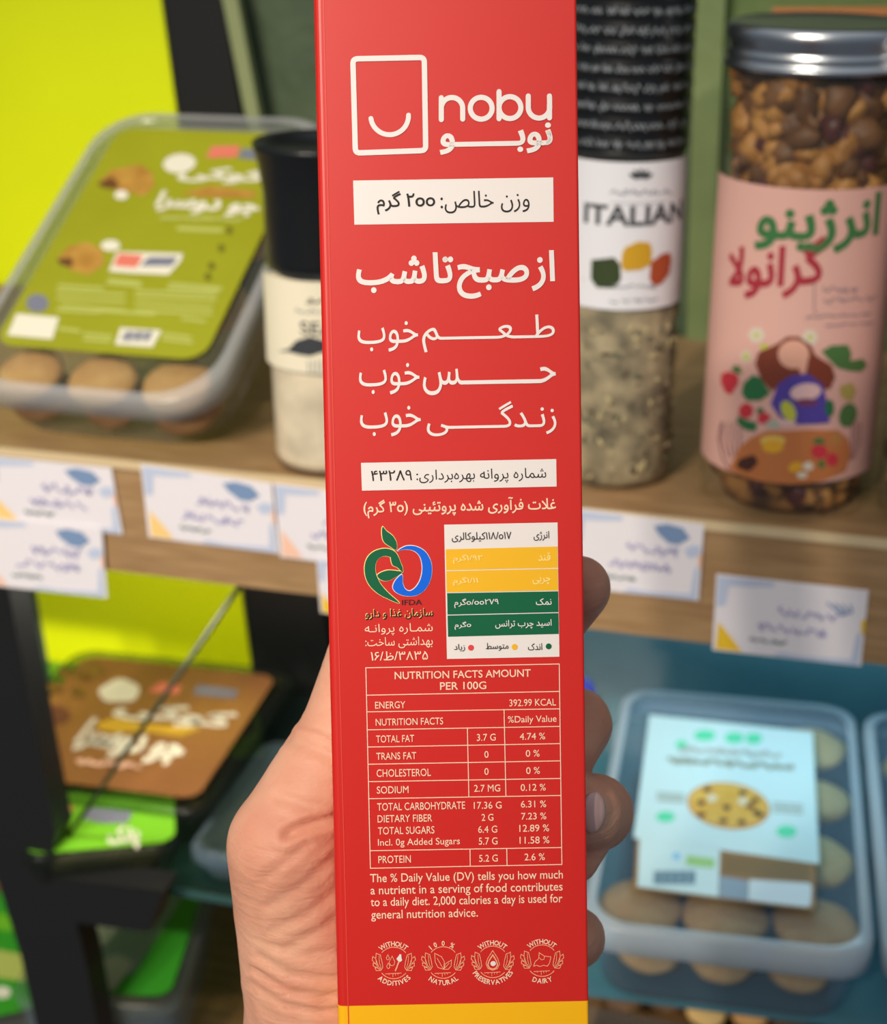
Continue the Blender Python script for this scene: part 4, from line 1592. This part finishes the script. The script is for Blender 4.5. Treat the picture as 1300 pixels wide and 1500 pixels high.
for s, x0, x1, ya, yb, bo in (
        ('NUTRITION FACTS AMOUNT', 283, 1003, 79, 119, .006), ('PER 100G', 523, 768, 139, 180, .006), ('ENERGY', 180, 340, 243, 280, 0), ('392.99 KCAL', 890, 1137, 230, 267, 0),
        ('NUTRITION FACTS', 183, 540, 331, 368, 0), ('%Daily Value', 882, 1140, 318, 364, 0), ('TOTAL FAT', 185, 387, 421, 459, 0), ('3.7 G', 718, 818, 414, 451, 0), ('4.74 %', 945, 1080, 409, 445, 0),
        ('TRANS FAT', 186, 398, 512, 550, 0), ('0', 758, 780, 505, 541, 0), ('0 %', 977, 1050, 499, 535, 0), ('CHOLESTEROL', 188, 475, 600, 640, 0), ('0', 758, 780, 595, 631, 0), ('0 %', 979, 1052, 590, 626, 0),
        ('SODIUM', 189, 357, 691, 729, 0), ('2.7 MG', 703, 842, 683, 720, 0), ('0.12 %', 950, 1083, 679, 715, 0),
        ('TOTAL CARBOHYDRATE', 191, 656, 776, 816, 0), ('17.36 G', 702, 849, 773, 810, 0), ('6.31 %', 951, 1085, 767, 803, 0),
        ('DIETARY FIBER', 193, 482, 842, 880, 0), ('2 G', 743, 806, 837, 874, 0), ('7.23 %', 953, 1086, 831, 867, 0),
        ('TOTAL SUGARS', 195, 494, 905, 944, 0), ('6.4 G', 725, 826, 900, 937, 0), ('12.89 %', 943, 1101, 894, 931, 0),
        ('Incl. 0g Added Sugars', 195, 629, 966, 1013, 0), ('5.7 G', 728, 828, 962, 1000, 0), ('11.58 %', 944, 1102, 957, 994, 0),
        ('PROTEIN', 197, 369, 1058, 1097, 0), ('5.2 G', 730, 829, 1053, 1090, 0), ('2.6 %', 970, 1078, 1046, 1083, 0)):
    k.text(s, x0, x1, ya, yb, CREAM, 1, bold=bo + .004, **Z4)
k.build('table_lettering', pn)
Z5 = dict(sx=1 / 3.25, ox=480, oy=1260)
z5 = lambda pts: [(480 + x / 3.25, 1260 + y / 3.25) for x, y in pts]
k = Ink(BXF)
for s, x0, x1, ya, yb in (('The % Daily Value (DV) tells you how much', 203, 1121, 55, 108), ('a nutrient in a serving of food contributes', 205, 1120, 112, 166),
                          ('to a daily diet. 2,000 calories a day is used for', 206, 1119, 168, 222), ('general nutrition advice.', 208, 716, 233, 286)):
    k.text(s, x0, x1, ya, yb, CREAM, 1, bold=.006, **Z5)
k.build('daily_value_note', cb)

# claim badges
PINKI = mat('badge_ink', (246, 170, 130), .5)


def badge(cx, cy, top, bot, spread):
    k = Ink(BXF)
    X_ = lambda x, y: (480 + (cx + x) / 3.25, 1260 + (cy + y) / 3.25)
    R_ = 75
    for a0, a1 in ((-140, -40), (40, 140)):
        k.line([X_(*p) for p in arc(0, 0, R_, a0, a1, 16)], 1.1, PINKI, 1, False)
    for s in (-1, 1):
        for (pts) in ([(56, -6), (64, -38), (84, -46), (86, -20), (74, 14), (60, 34), (52, 20)],
                      [(86, -22), (100, -30), (103, -14), (82, 8)], [(82, 6), (98, 0), (98, 14), (76, 24)], [(76, 24), (90, 22), (84, 36), (64, 36)]):
            k.line([X_(s * x, y) for x, y in pts], 1.0, PINKI, 1, closed=True)
        k.line([X_(s * 70, -34), X_(s * 68, 0), X_(s * 60, 24)], .8, PINKI, 1)
    k.line([X_(-40, 52), X_(36, 48)], .9, PINKI, 1)
    for x, l in ((-22, 6), (-4, 16), (8, 8), (20, 5)):
        k.line([X_(x, 51), X_(x, 51 + l)], .8, PINKI, 1)
    x, y = X_(0, 0)
    k.arctext(top, x, y, 92 / 3.25, 90 + 44, 90 - 44, 24 / 3.25, CREAM)
    k.arctext(bot, x, y, 96 / 3.25, 270 - spread, 270 + spread, 24 / 3.25, CREAM, flip=True)
    return k, X_


k, X_ = badge(316, 488, 'WITHOUT', 'ADDITIVES', 48)
drop = lambda x, y, s: [(x, y - s), (x + s * .55, y + s * .1), (x + s * .4, y + s * .7), (x, y + s * .9), (x - s * .4, y + s * .7), (x - s * .55, y + s * .1)]
for x, y, s in ((-28, -26, 13), (-8, -8, 24), (-26, 14, 14)):
    k.line([X_(*p) for p in drop(x, y, s)], .9, PINKI, 1, closed=True)
k.poly([X_(*p) for p in ((12, -20), (22, -32), (28, -42), (36, -40), (36, -28), (40, -12), (26, -2))], WHITE, 1)
k.line([X_(24, -6), X_(8, 36)], 2.0, PINKI, 1)
k.build('claim_badge', cb)
k, X_ = badge(551, 486, '100%', 'NATURAL', 42)
k.line([X_(*p) for p in ((-40, -44), (-8, -28), (6, -4), (2, 32), (-24, 24), (-38, -4))], 1.0, PINKI, 1, closed=True)
k.line([X_(*p) for p in ((40, -12), (38, 16), (24, 32), (4, 32), (10, 6))], 1.0, PINKI, 1, closed=True)
k.line([X_(-28, -20), X_(2, 32), X_(28, 4)], .9, PINKI, 1)
k.build('claim_badge', cb)
k, X_ = badge(787, 483, 'WITHOUT', 'PRESERVATIVES', 62)
d_ = [(0, -54), (24, -16), (32, 10), (22, 32), (0, 40), (-22, 32), (-32, 10), (-24, -16)]
k.line([X_(*p) for p in d_], 1.0, PINKI, 1, closed=True)
k.line([X_(x * .72, y * .72 + 6) for x, y in d_], 1.8, PINKI, 1, closed=True)
k.ell(*X_(2, 8), 4.0, 3.6, WHITE, 1)
k.build('claim_badge', cb)
k, X_ = badge(1022, 477, 'WITHOUT', 'DAIRY', 28)
k.line([X_(*p) for p in ((-40, 26), (-34, 6), (-16, -10), (-14, -38), (-2, -30), (10, -22), (42, -18), (36, 10), (26, 26), (6, 22), (-10, 28), (-26, 22))], 1.0, PINKI, 1, closed=True)
k.line([X_(*p) for p in ((-12, -14), (-4, -4), (8, -6), (12, -22))], .9, PINKI, 1)
k.build('claim_badge', cb)

# ------------------------------------------------------------------ hand
def capsule(mb, p0, r0, p1, r1, n=16):
    p0, p1 = Vector(p0), Vector(p1)
    t = (p1 - p0)
    L = t.length
    t = t.normalized()
    a = t.orthogonal().normalized()
    b = t.cross(a)
    rings = []
    for i in range(1, 7):
        th = math.pi / 2 * i / 6
        rings.append((p0 - t * r0 * math.cos(th), r0 * math.sin(th)))
    for i in range(0, 6):
        th = math.pi / 2 * i / 6
        rings.append((p1 + t * r1 * math.sin(th), r1 * math.cos(th)))
    mb.loft([[c_ + (a * math.cos(2 * math.pi * k / n) + b * math.sin(2 * math.pi * k / n)) * max(r, 1e-5) for k in range(n)] for c_, r in rings], SKIN)


def skin_material():
    m = bpy.data.materials.new('skin')
    m.use_nodes = True
    nt = m.node_tree
    L = nt.links.new
    b = nt.nodes['Principled BSDF']
    b.inputs['Roughness'].default_value = .55
    b.inputs['Specular IOR Level'].default_value = .35
    b.inputs['Subsurface Weight'].default_value = .25
    b.inputs['Subsurface Radius'].default_value = (.006, .002, .001)
    b.inputs['Subsurface Scale'].default_value = .6
    tc = nt.nodes.new('ShaderNodeTexCoord')
    n1 = nt.nodes.new('ShaderNodeTexNoise')
    n1.inputs['Scale'].default_value = 55
    n1.inputs['Detail'].default_value = 3
    L(tc.outputs['Object'], n1.inputs[0])
    cr = nt.nodes.new('ShaderNodeValToRGB')
    cr.color_ramp.elements[0].position = .35
    cr.color_ramp.elements[1].position = .68
    cr.color_ramp.elements[0].color = rgb(210, 146, 120)
    cr.color_ramp.elements[1].color = rgb(222, 168, 140)
    L(n1.outputs[0], cr.inputs[0])
    L(cr.outputs[0], b.inputs['Base Color'])
    mp = nt.nodes.new('ShaderNodeMapping')
    mp.inputs['Rotation'].default_value = (0, .6, 0)
    mp.inputs['Scale'].default_value = (90, 90, 330)
    L(tc.outputs['Object'], mp.inputs[0])
    n2 = nt.nodes.new('ShaderNodeTexNoise')
    n2.inputs['Scale'].default_value = 1.0
    n2.inputs['Detail'].default_value = 5
    n2.inputs['Distortion'].default_value = .6
    L(mp.outputs[0], n2.inputs[0])
    n3 = nt.nodes.new('ShaderNodeTexVoronoi')
    n3.inputs['Scale'].default_value = 900
    L(tc.outputs['Object'], n3.inputs[0])
    ad = nt.nodes.new('ShaderNodeMath')
    ad.operation = 'MULTIPLY_ADD'
    ad.inputs[1].default_value = .12
    L(n3.outputs[0], ad.inputs[0])
    L(n2.outputs[0], ad.inputs[2])
    bp = nt.nodes.new('ShaderNodeBump')
    bp.inputs['Strength'].default_value = .32
    bp.inputs['Distance'].default_value = .0016
    L(ad.outputs[0], bp.inputs['Height'])
    L(bp.outputs[0], b.inputs['Normal'])
    return m


SKIN = skin_material()
hb = MB()


def chain(*j):
    pts = [(P(x, y, d * .01), r * .01) for x, y, d, r in j]
    for (p, r), (q, s) in zip(pts, pts[1:]):
        capsule(hb, p, r, q, s)


# forearm and wrist
chain((478, 1480, 37.8, 1.9), (470, 1640, 38.6, 2.0), (452, 2050, 40.5, 2.4))
chain((600, 1480, 38.4, 1.7), (600, 1640, 39.0, 1.9), (600, 2050, 41, 2.3))
# heel of the hand, thenar and palm
chain((478, 1480, 37.8, 1.9), (445, 1330, 37.0, 1.6), (424, 1240, 36.3, 1.42))
chain((600, 1480, 38.4, 1.7), (610, 1360, 39.2, 1.5), (560, 1060, 39.0, 1.05))
chain((610, 1360, 39.2, 1.5), (620, 1100, 39.3, 1.05))
chain((610, 1360, 39.2, 1.5), (665, 1185, 39.3, 1.05))
chain((620, 1420, 39.0, 1.5), (700, 1300, 39.2, 1.0))
chain((445, 1330, 37.0, 1.6), (560, 1290, 38.8, 1.5), (620, 1200, 39.3, 1.2))
chain((430, 1250, 36.4, 1.35), (540, 1150, 38.6, 1.1), (570, 1070, 39.0, 1.0))
# thumb
chain((424, 1240, 36.3, 1.42), (455, 1165, 36.4, 1.16), (505, 1075, 36.7, 1.03), (524, 1000, 37.0, .92), (541, 930, 37.2, .82), (548, 890, 37.3, .72))
# fingers round the back to the right
chain((560, 1060, 39.0, 1.0), (720, 960, 38.6, .86), (812, 905, 38.1, .80), (848, 862, 37.2, .76), (849, 858, 36.6, .70))
chain((620, 1100, 39.3, 1.0), (770, 1110, 39.0, .88), (846, 1056, 38.0, .80), (848, 1062, 37.4, .80), (834, 1100, 36.2, .66))
chain((665, 1185, 39.3, 1.0), (800, 1195, 39.0, .92), (872, 1190, 37.6, .92), (862, 1192, 36.2, .80), (850, 1194, 35.6, .68))
chain((862, 1210, 36.8, .70), (846, 1262, 36.6, .50))
chain((700, 1300, 39.2, .95), (790, 1370, 38.6, .76), (842, 1374, 37.5, .74), (838, 1376, 36.6, .64))
hm = hb.build('person', None, Matrix.Translation(P(540, 2050, .405)))
md = hm.modifiers.new('r', 'REMESH')
md.mode = 'VOXEL'
md.voxel_size = .0011
ms = hm.modifiers.new('s', 'SMOOTH')
ms.factor = .5
ms.iterations = 14
dg = bpy.context.evaluated_depsgraph_get()
me2 = bpy.data.meshes.new_from_object(hm.evaluated_get(dg))
hm.modifiers.clear()
hm.data = me2
me2.materials.clear()
me2.materials.append(SKIN)
T = np.array([p for p in hm.location])
co = np.empty(len(me2.vertices) * 3)
me2.vertices.foreach_get('co', co)
co = co.reshape(-1, 3) + T
no = np.empty(len(me2.vertices) * 3)
me2.vertex_normals.foreach_get('vector', no)
no = no.reshape(-1, 3)
RCn = np.array(RC)


def project(c):
    l = (c - np.array(CAM)) @ RCn
    return np.stack([CX + FPX * l[:, 0] / -l[:, 2], CY - FPX * l[:, 1] / -l[:, 2]], 1), l


# skin folds pressed in along lines
CRE = [(((500, 1196), (460, 1206), (420, 1222)), 7, .0014), (((500, 1186), (450, 1180), (410, 1168)), 7, .0006),
       (((372, 1422), (420, 1452), (470, 1462), (520, 1452)), 5, .0007), (((368, 1440), (420, 1474), (470, 1482), (520, 1476)), 5, .0006), (((380, 1402), (430, 1430), (500, 1434)), 5, .0006),
       (((400, 1386), (450, 1402), (500, 1390)), 5, .0004), (((392, 1328), (440, 1300), (490, 1256)), 6, .0004), (((400, 1362), (450, 1340), (500, 1300)), 6, .0004),
       (((384, 1290), (420, 1262), (450, 1236)), 6, .0004), (((420, 1390), (470, 1362), (505, 1340)), 6, .0004),
       (((444, 1060), (470, 1066), (500, 1080)), 6, .0005), (((420, 1082), (450, 1092), (490, 1110)), 7, .0005)]
px, l = project(co)
vis = (no @ (-(RCn[:, 2] * -1))) > 0.05
for pts, wd, dep in CRE:
    dmin = np.full(len(co), 1e9)
    for a, b in zip(pts, pts[1:]):
        a = np.array(a, float); b = np.array(b, float)
        ab = b - a
        t = np.clip(((px - a) @ ab) / (ab @ ab), 0, 1)
        dmin = np.minimum(dmin, np.linalg.norm(px - a - t[:, None] * ab, axis=1))
    amt = dep * np.exp(-(dmin / wd) ** 2) * vis - .35 * dep * np.exp(-((dmin - 2.2 * wd) / wd) ** 2) * vis
    co -= no * amt[:, None]
# flesh yields where the carton presses into it
bi = np.array(BOXM.inverted())
lo = co @ bi[:3, :3].T + bi[:3, 3]
g = .0003
ins = (np.abs(lo[:, 0]) < W2 + g) & (lo[:, 2] > -DEP - g) & (lo[:, 2] < .001) & (lo[:, 1] > y0b) & (lo[:, 1] < y1b)
dl_, dr_, db_ = lo[:, 0] + W2 + g, W2 + g - lo[:, 0], lo[:, 2] + DEP + g
bk = ins & (db_ <= dl_) & (db_ <= dr_)
lf = ins & ~bk & (dl_ <= dr_)
rt = ins & ~bk & ~lf
lo[bk, 2] = -DEP - g
lo[lf, 0] = -W2 - g
lo[rt, 0] = W2 + g
bmn = np.array(BOXM)
co = np.where(ins[:, None], lo @ bmn[:3, :3].T + bmn[:3, 3], co)
me2.vertices.foreach_set('co', (co - T).ravel())
me2.polygons.foreach_set('use_smooth', [True] * len(me2.polygons))
me2.update()
WM[hm.name] = Matrix.Translation(Vector(T))
tag(hm, 'bare left hand and wrist of a person gripping the red box from behind', 'person')
# nail of the ring finger
NAIL = mat('fingernail', (206, 168, 162), .25, spec=.6, coat=.3)
nc = P(869, 1190, .3490)
nx = (RC @ Vector((.55, -.1, .83))).normalized()
ny = RC @ Vector((-.1, 1, 0))
ny = (ny - nx * ny.dot(nx)).normalized()
nm = frame(nc, ny.cross(nx), ny, nx)
mb = MB()
mb.blob(nc, .0034, .0046, .0016, NAIL, 3, 0, rot=nm.to_3x3())
mb.build('fingernail', hm)
